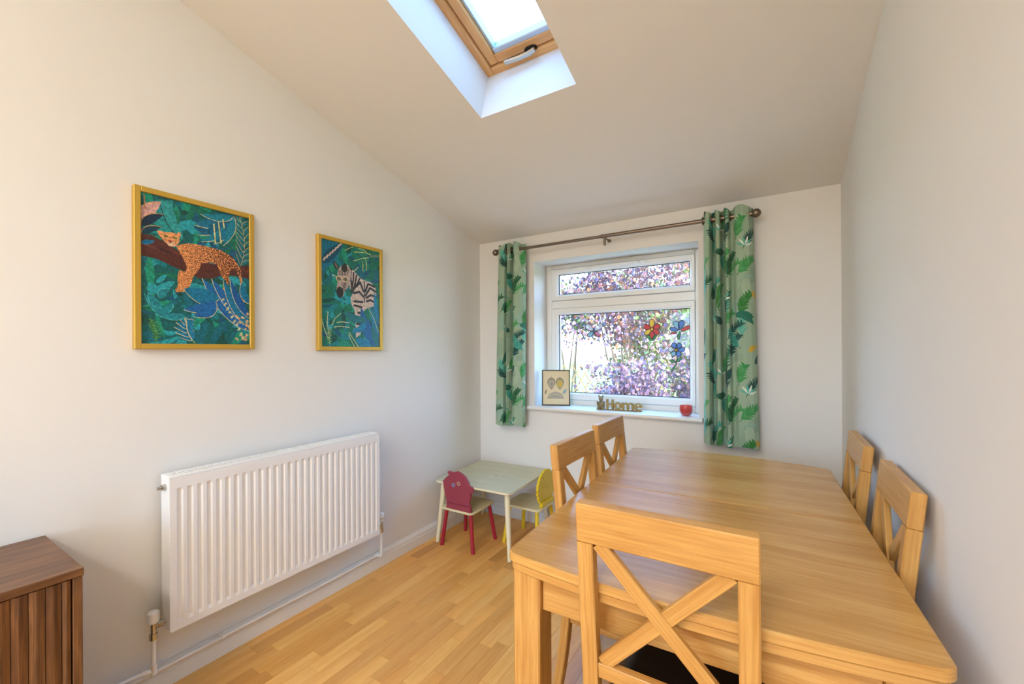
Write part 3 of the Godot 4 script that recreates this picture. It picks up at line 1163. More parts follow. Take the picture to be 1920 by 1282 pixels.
func _pictures() -> void:
	var nz := FastNoiseLite.new()
	nz.seed = 8
	nz.frequency = 0.06
	nz.fractal_octaves = 4
	var cream := rgb(222, 196, 150)
	# ---- big cat on a branch
	var c := Canvas.new(420, 610, rgb(8, 92, 92))
	var z := func(x: float, y: float) -> Vector2:
		var ty := 98.0 + (x - 128.0) * 0.249
		return Vector2((x - 128.0) / 775.0 * 420.0, (y - ty) / (1187.0 - ty) * 610.0)
	jungle(c, 5)
	frond(c, z.call(420, 470), z.call(250, 180), 20, 9, 110, 20, rgb(30, 140, 140), Color(0, 0, 0, 0))
	frond(c, z.call(800, 700), z.call(820, 260), -30, 10, 70, 14, rgb(10, 104, 118), rgb(190, 170, 110))
	for s in [[780, 270, 480, 330, 60], [790, 300, 500, 400, 44], [785, 330, 530, 450, 40], [770, 280, 520, 250, 34], [790, 290, 620, 470, 36], [780, 280, 690, 480, 34], [800, 640, 640, 500, 60]]:
		c.leaf(z.call(s[0], s[1]), z.call(s[2], s[3]), s[4], [rgb(12, 108, 140), rgb(16, 124, 146), rgb(10, 92, 124)][s[4] % 3], 8, cream)
	for s in [[620, 320, 632, 460], [655, 305, 675, 460], [690, 290, 700, 350]]:
		c.line([z.call(s[0], s[1]), z.call(s[2], s[3])], 6, rgb(200, 190, 130))
	c.leaf(z.call(132, 290), z.call(255, 170), 46, rgb(206, 158, 150), 6, rgb(230, 150, 90))
	c.leaf(z.call(132, 340), z.call(272, 258), 34, rgb(20, 44, 66), 6, rgb(220, 160, 90))
	c.leaf(z.call(132, 400), z.call(258, 350), 26, rgb(16, 60, 80), 6, rgb(214, 160, 90))
	c.line([z.call(150, 110), z.call(158, 220)], 4, rgb(180, 120, 80))
	# branch
	var br := PackedVector2Array()
	for p in [[130, 400], [200, 410], [300, 470], [370, 520], [440, 570], [560, 600], [700, 630], [800, 630], [905, 625], [905, 722], [800, 700], [690, 690], [600, 718], [500, 712], [420, 668], [330, 630], [230, 580], [130, 555]]:
		br.append(z.call(p[0], p[1]))
	c.poly(br, rgb(82, 40, 34))
	for k in 9:
		var x := 140.0 + k * 85
		c.leaf(z.call(x, 470 + k * 22), z.call(x + 110, 520 + k * 20), 9, [rgb(112, 58, 42), rgb(60, 28, 30)][k % 2])
	c.leaf(z.call(132, 465), z.call(215, 452), 20, rgb(14, 110, 150))
	# the cat
	var tan1 := rgb(222, 148, 88)
	var body := PackedVector2Array()
	for p in [[385, 470], [440, 462], [520, 475], [600, 492], [680, 515], [750, 555], [800, 600], [835, 660], [838, 720], [815, 700], [790, 650], [765, 640], [745, 665], [735, 700], [742, 755], [728, 762], [705, 730], [672, 690], [655, 640], [640, 612], [580, 600], [525, 605], [510, 650], [470, 700], [450, 760], [430, 790], [405, 812], [345, 815], [345, 795], [362, 770], [360, 700], [372, 655], [412, 668], [425, 640], [400, 570], [365, 510], [350, 480]]:
		body.append(z.call(p[0], p[1]))
	c.poly(body, tan1)
	var tail := [z.call(818, 660), z.call(836, 740), z.call(842, 800), z.call(850, 880)]
	c.line(tail, 11, tan1)
	c.leaf(z.call(690, 830), z.call(705, 765), 14, tan1)
	var head := PackedVector2Array()
	for p in [[238, 400], [228, 372], [250, 376], [275, 384], [330, 386], [358, 396], [366, 382], [382, 388], [384, 408], [376, 420], [374, 455], [345, 486], [318, 488], [285, 462], [258, 430]]:
		head.append(z.call(p[0], p[1]))
	c.poly(head, rgb(226, 152, 96))
	c.ell(z.call(318, 468), 14, 11, rgb(236, 196, 160))
	c.ell(z.call(312, 448), 8, 5, rgb(150, 72, 56))
	c.line([z.call(300, 462), z.call(318, 458), z.call(335, 466)], 2, rgb(90, 44, 34))
	for p in [[285, 412], [345, 425]]:
		c.ell(z.call(p[0], p[1]), 12, 8, rgb(232, 190, 120))
		c.ell(z.call(p[0], p[1]), 9, 6, rgb(150, 120, 70))
		c.line([z.call(p[0] - 20, p[1] - 2), z.call(p[0] + 20, p[1] + 3)], 1.5, rgb(70, 40, 28))
	var r := RandomNumberGenerator.new()
	r.seed = 3
	var spot := rgb(84, 36, 24)
	for gy in range(150, 470, 7):
		for gx in range(60, 400, 7):
			var q := Vector2(gx + r.randf_range(-2.2, 2.2) + (3.5 if (gy / 7) % 2 else 0.0), gy + r.randf_range(-2.2, 2.2))
			if Geometry2D.is_point_in_polygon(q, body):
				var big := clampf((q.x - 150.0) / 180.0, 0.0, 1.0)
				c.ell(q, lerpf(1.9, 3.7, big), lerpf(1.5, 2.7, big), spot, r.randf() * 3.0)
			elif Geometry2D.is_point_in_polygon(q, head) and r.randf() < 0.6:
				c.ell(q, 1.1, 1.0, spot)
	for k in 9:
		c.ell(tail[0].lerp(tail[3], k / 8.0), 4.0, 1.8, spot)
	# foreground leaves
	for s in [[905, 1090, 530, 710, 62], [905, 1040, 600, 715, 50], [905, 1060, 690, 730, 46], [905, 1000, 745, 720, 36], [905, 900, 840, 740, 34], [660, 860, 400, 790, 70], [640, 890, 400, 940, 44], [640, 900, 470, 990, 50]]:
		c.leaf(z.call(s[0], s[1]), z.call(s[2], s[3]), s[4], [rgb(16, 84, 146), rgb(10, 112, 150), rgb(24, 98, 160)][s[4] % 3], 10, cream)
	for s in [[300, 1000, 150, 830], [330, 900, 215, 975], [420, 990, 215, 970], [250, 930, 175, 820], [240, 860, 310, 790]]:
		c.leaf(z.call(s[0], s[1]), z.call(s[2], s[3]), 30, rgb(26, 128, 140), 6, rgb(80, 180, 180))
	for k in 26:
		var p: Vector2 = z.call(780 + r.randf() * 120, 960 + r.randf() * 220)
		c.ell(p, r.randf_range(3, 9), r.randf_range(3, 8), [rgb(206, 178, 140), rgb(180, 160, 130), rgb(220, 170, 120)][k % 3])
	for k in 10:
		var p: Vector2 = z.call(700 + k * 18, 860 + k * 30)
		c.leaf(p, p + Vector2(-14, 10 + (k % 3) * 4), 10, rgb(196, 196, 150))
	frond(c, z.call(480, 1185), z.call(420, 1020), 10, 6, 60, 16, rgb(10, 112, 150), cream)
	frond(c, z.call(220, 1185), z.call(190, 1020), -8, 8, 30, 7, rgb(20, 96, 60), rgb(90, 150, 80))
	c.mottle(nz, 0.30)
	framed("picture_frame", "gold framed print of a spotted big cat lying on a branch among teal leaves", 1.806, 2.238, 1.334, 1.954, printed(c, 0.4))

	# ---- zebra among leaves
	c = Canvas.new(420, 610, rgb(8, 110, 92))
	var y := func(x: float, yy: float) -> Vector2:
		var ty := 105.0 + (x - 127.0) * 0.265
		return Vector2((x - 127.0) / 567.0 * 420.0, (yy - ty) / (1180.0 - ty) * 610.0)
	jungle(c, 9)
	c.poly(PackedVector2Array([y.call(127, 108), y.call(330, 160), y.call(260, 330), y.call(127, 440)]), rgb(8, 110, 140))
	c.leaf(y.call(130, 350), y.call(320, 155), 60, rgb(10, 74, 100))
	for k in 7:
		c.line([y.call(150 + k * 24, 325 - k * 25), y.call(162 + k * 25, 295 - k * 24)], 10, rgb(222, 190, 170))
	frond(c, y.call(560, 470), y.call(420, 200), -20, 8, 80, 22, rgb(14, 120, 100), Color(0, 0, 0, 0))
	for s in [[420, 190, 340, 225], [470, 205, 560, 250], [600, 270, 430, 240], [580, 300, 420, 330], [510, 330, 515, 430], [545, 310, 552, 425], [470, 390, 420, 440]]:
		c.line([y.call(s[0], s[1]), y.call((s[0] + s[2]) / 2.0 + 8, (s[1] + s[3]) / 2.0 - 8), y.call(s[2], s[3])], 5, rgb(196, 200, 130))
	for k in 8:
		c.line([y.call(595 + k * 13, 270 + (k % 2) * 10), y.call(600 + k * 13, 300)], 3, rgb(200, 196, 140))
	var white := rgb(206, 184, 172)
	var black := rgb(44, 40, 38)
	var zb := PackedVector2Array()
	for p in [[380, 400], [430, 430], [490, 500], [540, 525], [600, 545], [650, 600], [660, 680], [640, 780], [560, 800], [520, 830], [500, 900], [490, 1060], [445, 1090], [440, 900], [430, 810], [400, 760], [395, 690], [420, 640], [385, 600]]:
		zb.append(y.call(p[0], p[1]))
	c.poly(zb, white)
	for s in [[[400, 400], [395, 480], [405, 590]], [[425, 440], [420, 520], [400, 640]], [[455, 465], [440, 540], [415, 640]], [[485, 500], [455, 570], [420, 600]], [[490, 540], [440, 570], [415, 640]]]:
		c.line([y.call(s[0][0], s[0][1]), y.call(s[1][0], s[1][1]), y.call(s[2][0], s[2][1])], 11, black)
	c.line([y.call(530, 530), y.call(533, 600), y.call(530, 740)], 8, black)
	for s in [[[525, 640], [490, 545], [430, 600]], [[525, 690], [480, 635], [425, 650]], [[520, 740], [480, 735], [430, 730]], [[510, 790], [470, 780], [430, 770]], [[540, 640], [570, 560], [640, 590]], [[540, 680], [590, 600], [655, 640]], [[545, 700], [600, 670], [655, 690]], [[550, 730], [600, 720], [640, 745]], [[460, 840], [500, 850], [505, 870]], [[445, 900], [480, 905], [495, 920]], [[445, 950], [470, 955], [492, 960]], [[445, 1010], [470, 1015], [488, 1018]]]:
		c.line([y.call(s[0][0], s[0][1]), y.call(s[1][0], s[1][1]), y.call(s[2][0], s[2][1])], 13, black)
	var hd := PackedVector2Array()
	for p in [[285, 400], [320, 365], [370, 370], [400, 430], [395, 520], [370, 590], [335, 640], [325, 680], [290, 690], [262, 660], [262, 600], [275, 520], [270, 450]]:
		hd.append(y.call(p[0], p[1]))
	c.poly(hd, rgb(180, 158, 148))
	c.leaf(y.call(275, 410), y.call(235, 325), 30, black)
	c.leaf(y.call(272, 400), y.call(245, 335), 12, rgb(120, 110, 104))
	c.leaf(y.call(330, 440), y.call(345, 350), 44, black)
	for k in 6:
		c.line([y.call(285 + k * 18, 420 - k * 2), y.call(290 + k * 14, 470)], 4, black)
		c.line([y.call(318, 560 + k * 14), y.call(352, 540 + k * 16)], 4, black)
	c.ell(y.call(293, 640), 24, 33, rgb(40, 34, 34))
	for p in [[285, 505], [345, 512]]:
		c.ell(y.call(p[0], p[1]), 20, 17, rgb(230, 212, 160))
		c.ell(y.call(p[0], p[1]), 16, 13, rgb(120, 104, 90))
	c.line([y.call(225, 470), y.call(270, 485)], 4, rgb(230, 212, 160))
	for s in [[690, 1100, 600, 780, 40], [690, 960, 640, 640, 34], [580, 1120, 500, 790, 60], [560, 930, 320, 840, 44], [560, 950, 400, 1035, 40], [600, 1180, 440, 1100, 70], [650, 1180, 560, 900, 60], [690, 1180, 610, 960, 50]]:
		c.leaf(y.call(s[0], s[1]), y.call(s[2], s[3]), s[4], [rgb(20, 96, 156), rgb(14, 124, 168), rgb(20, 110, 120)][s[4] % 3], 8)
	c.line([y.call(560, 770), y.call(620, 880), y.call(680, 1030)], 4, rgb(196, 190, 110))
	for s in [[215, 970, 300, 850], [190, 1050, 185, 830], [190, 1110, 130, 900], [380, 945, 265, 940], [385, 990, 240, 985], [470, 1180, 380, 1040], [430, 1180, 375, 1060]]:
		c.line([y.call(s[0], s[1]), y.call((s[0] + s[2]) / 2.0 - 10, (s[1] + s[3]) / 2.0 - 10), y.call(s[2], s[3])], 5, rgb(196, 196, 150))
	frond(c, y.call(205, 1180), y.call(205, 1000), 6, 7, 26, 6, rgb(30, 120, 70), rgb(170, 190, 120))
	c.mottle(nz, 0.30)
	framed("picture_frame", "gold framed print of a zebra wearing glasses among teal leaves", 1.050, 1.485, 1.327, 1.946, printed(c, 0.4))


# ------------------------------------------------------------------ curtains on their pole
func _curtains() -> void:
	var c := Canvas.new(480, 680, rgb(156, 180, 152))
	var r := RandomNumberGenerator.new()
	r.seed = 21
	var pale := [rgb(146, 172, 146), rgb(166, 188, 160), rgb(150, 182, 162)]
	for k in 60:
		c.ell(Vector2(r.randf() * 480, r.randf() * 680), r.randf_range(15, 50), r.randf_range(15, 60), pale[k % 3])
	var greens := [rgb(30, 86, 52), rgb(50, 122, 54), rgb(26, 72, 66), rgb(40, 104, 80), rgb(66, 146, 80)]
	var teals := [rgb(60, 150, 132), rgb(84, 172, 150), rgb(36, 110, 104)]
	for k in 30:
		var a := Vector2(r.randf() * 480, r.randf() * 680)
		var dir := Vector2.from_angle(-PI / 2 + r.randf_range(-0.9, 0.9))
		var n := r.randi_range(5, 8)
		var col: Color = greens[r.randi() % 5]
		if k % 4 == 0:
			col = teals[r.randi() % 3]
		for w in 9:
			var sh := Vector2([-480, 0, 480][w % 3], [-680, 0, 680][w / 3])
			var spine := []
			for q in n + 1:
				spine.append(a + sh + dir * q * 14.0 + dir.orthogonal() * 10.0 * sin(q * 0.5))
			c.line(spine, 2.4, rgb(40, 84, 58))
			for q in range(1, n + 1):
				for sg in [-1.0, 1.0]:
					c.leaf(spine[q], spine[q] + dir.rotated(sg * 0.65) * (50.0 - q * 2.6), 9 if k % 3 else 14, col.lightened(0.05 * (q % 3)), sg * 5.0)
	for k in 12:       # single broad leaves, a few yellow
		var a := Vector2(r.randf() * 480, r.randf() * 680)
		var dir := Vector2.from_angle(r.randf() * TAU)
		var col: Color = [rgb(28, 76, 72), rgb(40, 112, 92), rgb(206, 168, 62), rgb(30, 92, 66)][k % 4]
		for w in 9:
			var sh := Vector2([-480, 0, 480][w % 3], [-680, 0, 680][w / 3])
			c.leaf(a + sh, a + sh + dir * (95 if k % 4 != 2 else 60), 34 if k % 4 != 2 else 26, col, 6)
			c.line([a + sh, a + sh + dir * 85], 1.6, col.lightened(0.2))
	for k in 5:
		var a := Vector2(r.randf() * 480, r.randf() * 680)
		for q in 6:
			c.leaf(a, a + Vector2.from_angle(q * 0.5 - 2.8) * 46, 10, rgb(222, 232, 216) if q % 2 else rgb(96, 182, 160))
	var cloth := printed(c, 0.9)
	cloth.uv1_scale = Vector3(1.0 / 0.6, 1.0 / 0.85, 1.0)
	cloth.rim_enabled = true
	cloth.rim = 0.15
	cloth.backlight_enabled = true
	cloth.backlight = Color(0.10, 0.14, 0.10)
	# control points (x, z) of the cloth's run, seen from above
	var runs := [
		["short sage curtain printed with green leaves hanging beside the corner of the room", [[0.262, 0.055], [0.250, 0.085], [0.262, 0.122], [0.296, 0.135], [0.322, 0.120], [0.330, 0.075], [0.338, 0.068], [0.346, 0.110], [0.356, 0.137], [0.366, 0.110], [0.374, 0.070], [0.384, 0.066], [0.394, 0.108], [0.420, 0.128], [0.450, 0.118], [0.476, 0.090], [0.484, 0.058]], 0.748, 0.022],
		["short sage curtain printed with green leaves hanging on the bare wall side of the window", [[1.706, 0.055], [1.712, 0.090], [1.726, 0.128], [1.744, 0.134], [1.756, 0.105], [1.762, 0.070], [1.770, 0.068], [1.778, 0.110], [1.790, 0.138], [1.804, 0.128], [1.812, 0.085], [1.820, 0.072], [1.828, 0.100], [1.838, 0.134], [1.852, 0.130], [1.862, 0.095], [1.872, 0.090], [1.890, 0.118], [1.930, 0.130], [1.962, 0.118], [1.980, 0.085], [1.984, 0.055]], 0.758, -0.012]]
	for ru in runs:
		var t := thing("curtain", ru[0], "curtain", Vector3.ZERO, 0.0, "leaf print curtains at the window")
		var cv := Curve3D.new()
		var pts: Array = ru[1]
		for k in pts.size():
			var a: Array = pts[maxi(k - 1, 0)]
			var e: Array = pts[mini(k + 1, pts.size() - 1)]
			var tg := Vector3(e[0] - a[0], 0, e[1] - a[1]) * 0.17
			cv.add_point(Vector3(pts[k][0], 0, pts[k][1]), -tg, tg)
		var L := cv.get_baked_length()
		var n := 110
		var rows := 16
		var g := []
		var us := []
		var vs := []
		var midx: float = (pts[0][0] + pts[pts.size() - 1][0]) / 2
		for j in rows + 1:
			var f := j / float(rows)
			var yy := lerpf(2.135, ru[2], f)
			var row := []
			for k in n + 1:
				var p := cv.sample_baked(L * k / n)
				var x := midx + (p.x - midx) * (0.93 + 0.13 * f) + float(ru[3]) * -f
				var zz := 0.098 + (p.z - 0.098) * (0.9 + 0.2 * sin(f * 2.2 + k * 0.02)) 
				var lift := 0.006 * sin(k * 0.16) * f * f
				row.append(Vector3(x, yy + lift + (0.010 * sin(k * 0.23) if j == 0 else 0.0), zz))
			g.append(row)
			vs.append(f * 1.39)
		for k in n + 1:
			us.append(L * k / n)
		var b := MB.new()
		b.sheet(g, us, vs)
		part(b, "cloth", cloth, t)
		# eyelet rings where the pole passes through
		for xr in ([0.262, 0.330, 0.374, 0.455] if ru[2] < 0.75 else [1.715, 1.760, 1.812, 1.862, 1.945]):
			var e := MB.new()
			var ring := []
			for k in 17:
				ring.append(Vector3(xr + midx * 0.0, 2.089 + 0.021 * sin(TAU * k / 16), 0.10 + 0.021 * cos(TAU * k / 16)))
			e.tube(ring, 0.004, 8, false)
			part(e, "eyelet", mats.pewter, t)
	# pole with ball ends and brackets
	var p := thing("curtain_pole", "pewter metal curtain pole with ball finials above the window", "curtain pole", Vector3(0, 2.089, 0.10))
	var b := MB.new()
	b.tube([Vector3(0.252, 0, 0), Vector3(1.14, 0, 0)], 0.0105, 16)
	part(b, "inner_rod", mats.pewter, p)
	b = MB.new()
	b.tube([Vector3(1.09, 0, 0), Vector3(1.965, 0, 0)], 0.0128, 16)
	b.tube([Vector3(1.085, 0, 0), Vector3(1.097, 0, 0)], 0.0140, 16)
	part(b, "outer_rod", mats.pewter, p)
	for x in [0.226, 1.992]:
		b = MB.new()
		b.ball(Vector3(x, 0, 0), Vector3.ONE * 0.025, 20)
		var sg := 1.0 if x < 1.0 else -1.0
		b.tube([Vector3(x + sg * 0.018, 0, 0), Vector3(x + sg * 0.040, 0, 0)], 0.0135, 16)
		part(b, "finial", mats.pewter, p)
	for x in [0.285, 1.108, 1.93]:
		b = MB.new()
		b.tube([Vector3(x, -0.010, 0), Vector3(x, -0.010, -0.098)], 0.005, 10)
		b.tube([Vector3(x, -0.010, -0.099), Vector3(x, -0.010, -0.094)], 0.012, 16)
		b.span(Vector3(x - 0.008, -0.062, -0.008), Vector3(x + 0.008, -0.006, 0.008), 0.003)
		part(b, "bracket", mats.pewter, p)


# ------------------------------------------------------------------ walnut cabinet
func _cabinet() -> void:
	var c := thing("sideboard", "low walnut sideboard with a ribbed slatted front against the long wall", "cabinet", Vector3(0.012, 0, 2.465))
	var L := 1.20
	var b := MB.new()
	b.span(Vector3(0, 0.698, 0), Vector3(0.40, 0.720, L), 0.0015, 2)
	part(b, "cabinet_top", mats.walnut_top, c)
	b = MB.new()
	b.span(Vector3(0, 0.0, 0.002), Vector3(0.396, 0.697, 0.021), 0.001, 1)
	part(b, "end_panel", mats.walnut, c)
	b = MB.new()
	b.span(Vector3(0, 0.0, L - 0.021), Vector3(0.396, 0.697, L - 0.002), 0.001, 1)
	part(b, "end_panel", mats.walnut, c)
	b = MB.new()
	b.span(Vector3(0.0, 0.05, 0.021), Vector3(0.010, 0.697, L - 0.021))
	b.span(Vector3(0.010, 0.05, 0.021), Vector3(0.372, 0.07, L - 0.021))
	part(b, "carcass", mats.dark, c)
	for dn in 2:
		var d := Node3D.new()
		d.name = "door"
		c.add_child(d, true)
		var za := 0.024 + dn * 0.577
		var zb := za + 0.573
		b = MB.new()
		b.span(Vector3(0.372, 0.055, za), Vector3(0.382, 0.694, zb))
		part(b, "door_board", mats.walnut, d)
		var k := 0
		var zz := za
		while zz < zb - 0.012:
			var wd: float = minf([0.018, 0.030, 0.0305, 0.0305][k] if k < 4 else 0.0305, zb - zz)
			# ridged slat: two facets rising to a ridge
			b = MB.new()
			b.off = Vector2(rng.randf() * 2.0, rng.randf() * 2.0)
			b.xf = Transform3D(Basis(Vector3(0, 0, 1), Vector3(1, 0, 0), Vector3(0, 1, 0)), Vector3(0, 0, zz))
			b.prism(PackedVector2Array([Vector2(0.0008, 0.382), Vector2(wd - 0.0008, 0.382), Vector2(wd - 0.0008, 0.3885), Vector2(wd * 0.55, 0.3925), Vector2(wd * 0.45, 0.3925), Vector2(0.0008, 0.3900)]), 0.056, 0.693, 0.0)
			# turn the grain upright
			for i in b.uv.size():
				b.uv[i] = Vector2(b.v[i].y, b.v[i].z) + b.off
			var tone: Color = [Color(1, 1, 1), Color(0.86, 0.82, 0.78), Color(1.0, 0.97, 0.9), Color(0.92, 0.88, 0.85)][rng.randi() % 4]
			part(b, "slat", tinted(mats.walnut, tone), d)
			zz += wd
			k += 1


# ------------------------------------------------------------------ toddler table and chairs
func _children_set() -> void:
	var cream := wood(rgb(214, 202, 158), rgb(232, 222, 184), 51, 0.4, 0.8, 0.3)
	var topm := wood(rgb(196, 194, 160), rgb(214, 210, 178), 52, 0.32, 0.8, 0.3)
	var paintc := plain(rgb(238, 228, 192), 0.4)
	var t := thing("toddler_table", "small square pale wooden toddler table in the corner", "table", Vector3(0.360, 0, 0.336), deg_to_rad(2.0))
	var b := MB.new()
	var p := PackedVector2Array()
	for side in 4:
		var cx := 0.27 if side in [0, 3] else -0.27
		var cy := 0.27 if side in [0, 1] else -0.27
		for k in 5:
			var a := PI / 2 * (side + k / 4.0)
			p.append(Vector2(cx + 0.03 * cos(a), cy + 0.03 * sin(a)))
	b.xf = Transform3D(Basis(Vector3(1, 0, 0), Vector3(0, 0, 1), Vector3(0, -1, 0)), Vector3.ZERO)
	b.prism(p, -0.430, -0.4285, 0.0005, true)
	part(b, "table_top", topm, t)
	b = MB.new()
	b.xf = Transform3D(Basis(Vector3(1, 0, 0), Vector3(0, 0, 1), Vector3(0, -1, 0)), Vector3.ZERO)
	b.prism(p, -0.4284, -0.414, 0.003, true)
	part(b, "top_board", paintc, t)
	b = MB.new()
	b.xf = Transform3D(Basis.IDENTITY, Vector3(0.03, 0.4302, 0.02))
	b.lathe([Vector2(0.0001, 0.0), Vector2(0.009, 0.0), Vector2(0.008, 0.001), Vector2(0.0001, 0.001)], 12)
	part(b, "centre_cap", plain(rgb(170, 150, 110), 0.5), t)
	for sx in [-1, 1]:
		for sz in [-1, 1]:
			b = MB.new()
			b.tube([Vector3(sx * 0.288, 0, sz * 0.283), Vector3(sx * 0.262, 0.3, sz * 0.258), Vector3(sx * 0.254, 0.414, sz * 0.250)], [0.0125, 0.0175, 0.019], 14)
			part(b, "leg", paintc, t)
	# red chair, its back towards the room
	var redm := plain(rgb(150, 58, 74), 0.42)
	var leg_red := plain(rgb(164, 28, 48), 0.35)
	var red := kid_chair("toddler_chair", "toddler chair with red legs and a dusky red animal-shaped back", Vector3(0.272, 0, 0.656), 0.0, cream, leg_red)
	var o := PackedVector2Array()
	for q in [[0.198, 0.268], [0.176, 0.336], [0.160, 0.398], [0.154, 0.439], [0.177, 0.462], [0.207, 0.486], [0.194, 0.505], [0.207, 0.514], [0.232, 0.508], [0.256, 0.512], [0.281, 0.521], [0.315, 0.511], [0.349, 0.492], [0.368, 0.467], [0.380, 0.438], [0.403, 0.432], [0.412, 0.415], [0.407, 0.396], [0.388, 0.392], [0.391, 0.361], [0.378, 0.324], [0.389, 0.305], [0.396, 0.268]]:
		o.append(Vector2(q[0] - 0.272, q[1]))
	b = MB.new()
	b.prism(o, -0.016, 0.0, 0.003)
	part(b, "animal_back", redm, red, "dusky red animal-shaped back board")
	b = MB.new()
	b.span(Vector3(-0.078, 0.268, 0.0), Vector3(0.122, 0.302, 0.012), 0.003)
	part(b, "back_cleat", redm, red)
	for e in [[-0.024, 0.425, rgb(120, 140, 190)], [0.020, 0.440, rgb(190, 150, 120)]]:
		b = MB.new()
		b.xf = Transform3D(Basis(Vector3(1, 0, 0), Vector3(0, 0, 1), Vector3(0, -1, 0)), Vector3(e[0], e[1], 0.0))
		b.lathe([Vector2(0.0001, 0.0015), Vector2(0.013, 0.0015), Vector2(0.014, 0.0)], 14)
		part(b, "painted_eye", plain(e[2], 0.4), red)
		b = MB.new()
		b.xf = Transform3D(Basis(Vector3(1, 0, 0), Vector3(0, 0, 1), Vector3(0, -1, 0)), Vector3(e[0] + 0.003, e[1] + 0.002, 0.0012))
		b.lathe([Vector2(0.0001, 0.0015), Vector2(0.006, 0.0015), Vector2(0.0065, 0.0)], 12)
		part(b, "painted_pupil", plain(rgb(120, 60, 84), 0.4), red)
	# yellow chair, its back towards the dining table
	var yel := plain(rgb(228, 196, 24), 0.4)
	var y := kid_chair("toddler_chair", "toddler chair with yellow legs and a scalloped yellow back with holes", Vector3(0.748, 0, 0.268), PI / 2, cream, plain(rgb(234, 200, 40), 0.35))
	var outl := PackedVector2Array()
	var cen := Vector2(0.0, 0.385)
	for k in 61:
		var a := -0.95 + (PI + 1.9) * k / 60.0
		var rr := 0.124 + 0.0035 * cos(k * PI / 1.5)
		outl.append(cen + Vector2(cos(a) * rr, sin(a) * rr * 0.96))
	outl.append(Vector2(-0.085, 0.268))
	outl.append(Vector2(0.085, 0.268))
	var csg := CSGCombiner3D.new()
	csg.name = "scalloped_back"
	csg.set_meta("label", "yellow scalloped back board with small holes")
	var plate := CSGPolygon3D.new()
	plate.name = "plate"
	plate.polygon = outl
	plate.depth = 0.016
	plate.material = yel
	csg.add_child(plate)
	for hh in [[0.044, 0.457], [-0.003, 0.426], [0.061, 0.408], [0.100, 0.373], [0.024, 0.376], [0.057, 0.320], [-0.05, 0.40], [-0.045, 0.46], [-0.06, 0.34]]:
		var hole := CSGCylinder3D.new()
		hole.name = "hole"
		hole.operation = CSGShape3D.OPERATION_SUBTRACTION
		hole.radius = 0.0055
		hole.height = 0.06
		hole.sides = 12
		hole.position = Vector3(hh[0], hh[1], -0.008)
		hole.rotation.x = PI / 2
		hole.material = yel
		csg.add_child(hole, true)
	y.add_child(csg)
	b = MB.new()
	b.span(Vector3(-0.085, 0.268, 0.0), Vector3(0.085, 0.300, 0.012), 0.003)
	part(b, "back_cleat", yel, y)

# local: back board in the plane z = 0, seat reaching to -z
func kid_chair(called: String, label: String, at: Vector3, turn: float, seatm: Material, legm: Material) -> Node3D:
	var t := thing(called, label, "chair", at, turn)
	var b := MB.new()
	var p := PackedVector2Array()
	for q in [[0.135, 0.012, 0], [-0.135, 0.012, 1], [-0.130, -0.270, 2], [0.130, -0.270, 3]]:
		var r := 0.03
		var cx: float = q[0] - r * signf(q[0])
		var cy: float = q[1] - r * (1.0 if q[1] > 0 else -1.0)
		for k in 5:
			var a: float = PI / 2 * (q[2] + k / 4.0)
			p.append(Vector2(cx + r * cos(a), cy + r * sin(a)))
	b.xf = Transform3D(Basis(Vector3(1, 0, 0), Vector3(0, 0, 1), Vector3(0, -1, 0)), Vector3.ZERO)
	b.prism(p, -0.267, -0.251, 0.003, true)
	part(b, "seat", seatm, t)
	for sx in [-1, 1]:
		for sz in [0, 1]:
			b = MB.new()
			var z := -0.025 if sz == 0 else -0.235
			var fz := -0.005 if sz == 0 else -0.265
			b.tube([Vector3(sx * 0.132, 0, fz), Vector3(sx * 0.100, 0.252, z)], 0.0135, 14)
			part(b, "leg", legm, t)
	return t


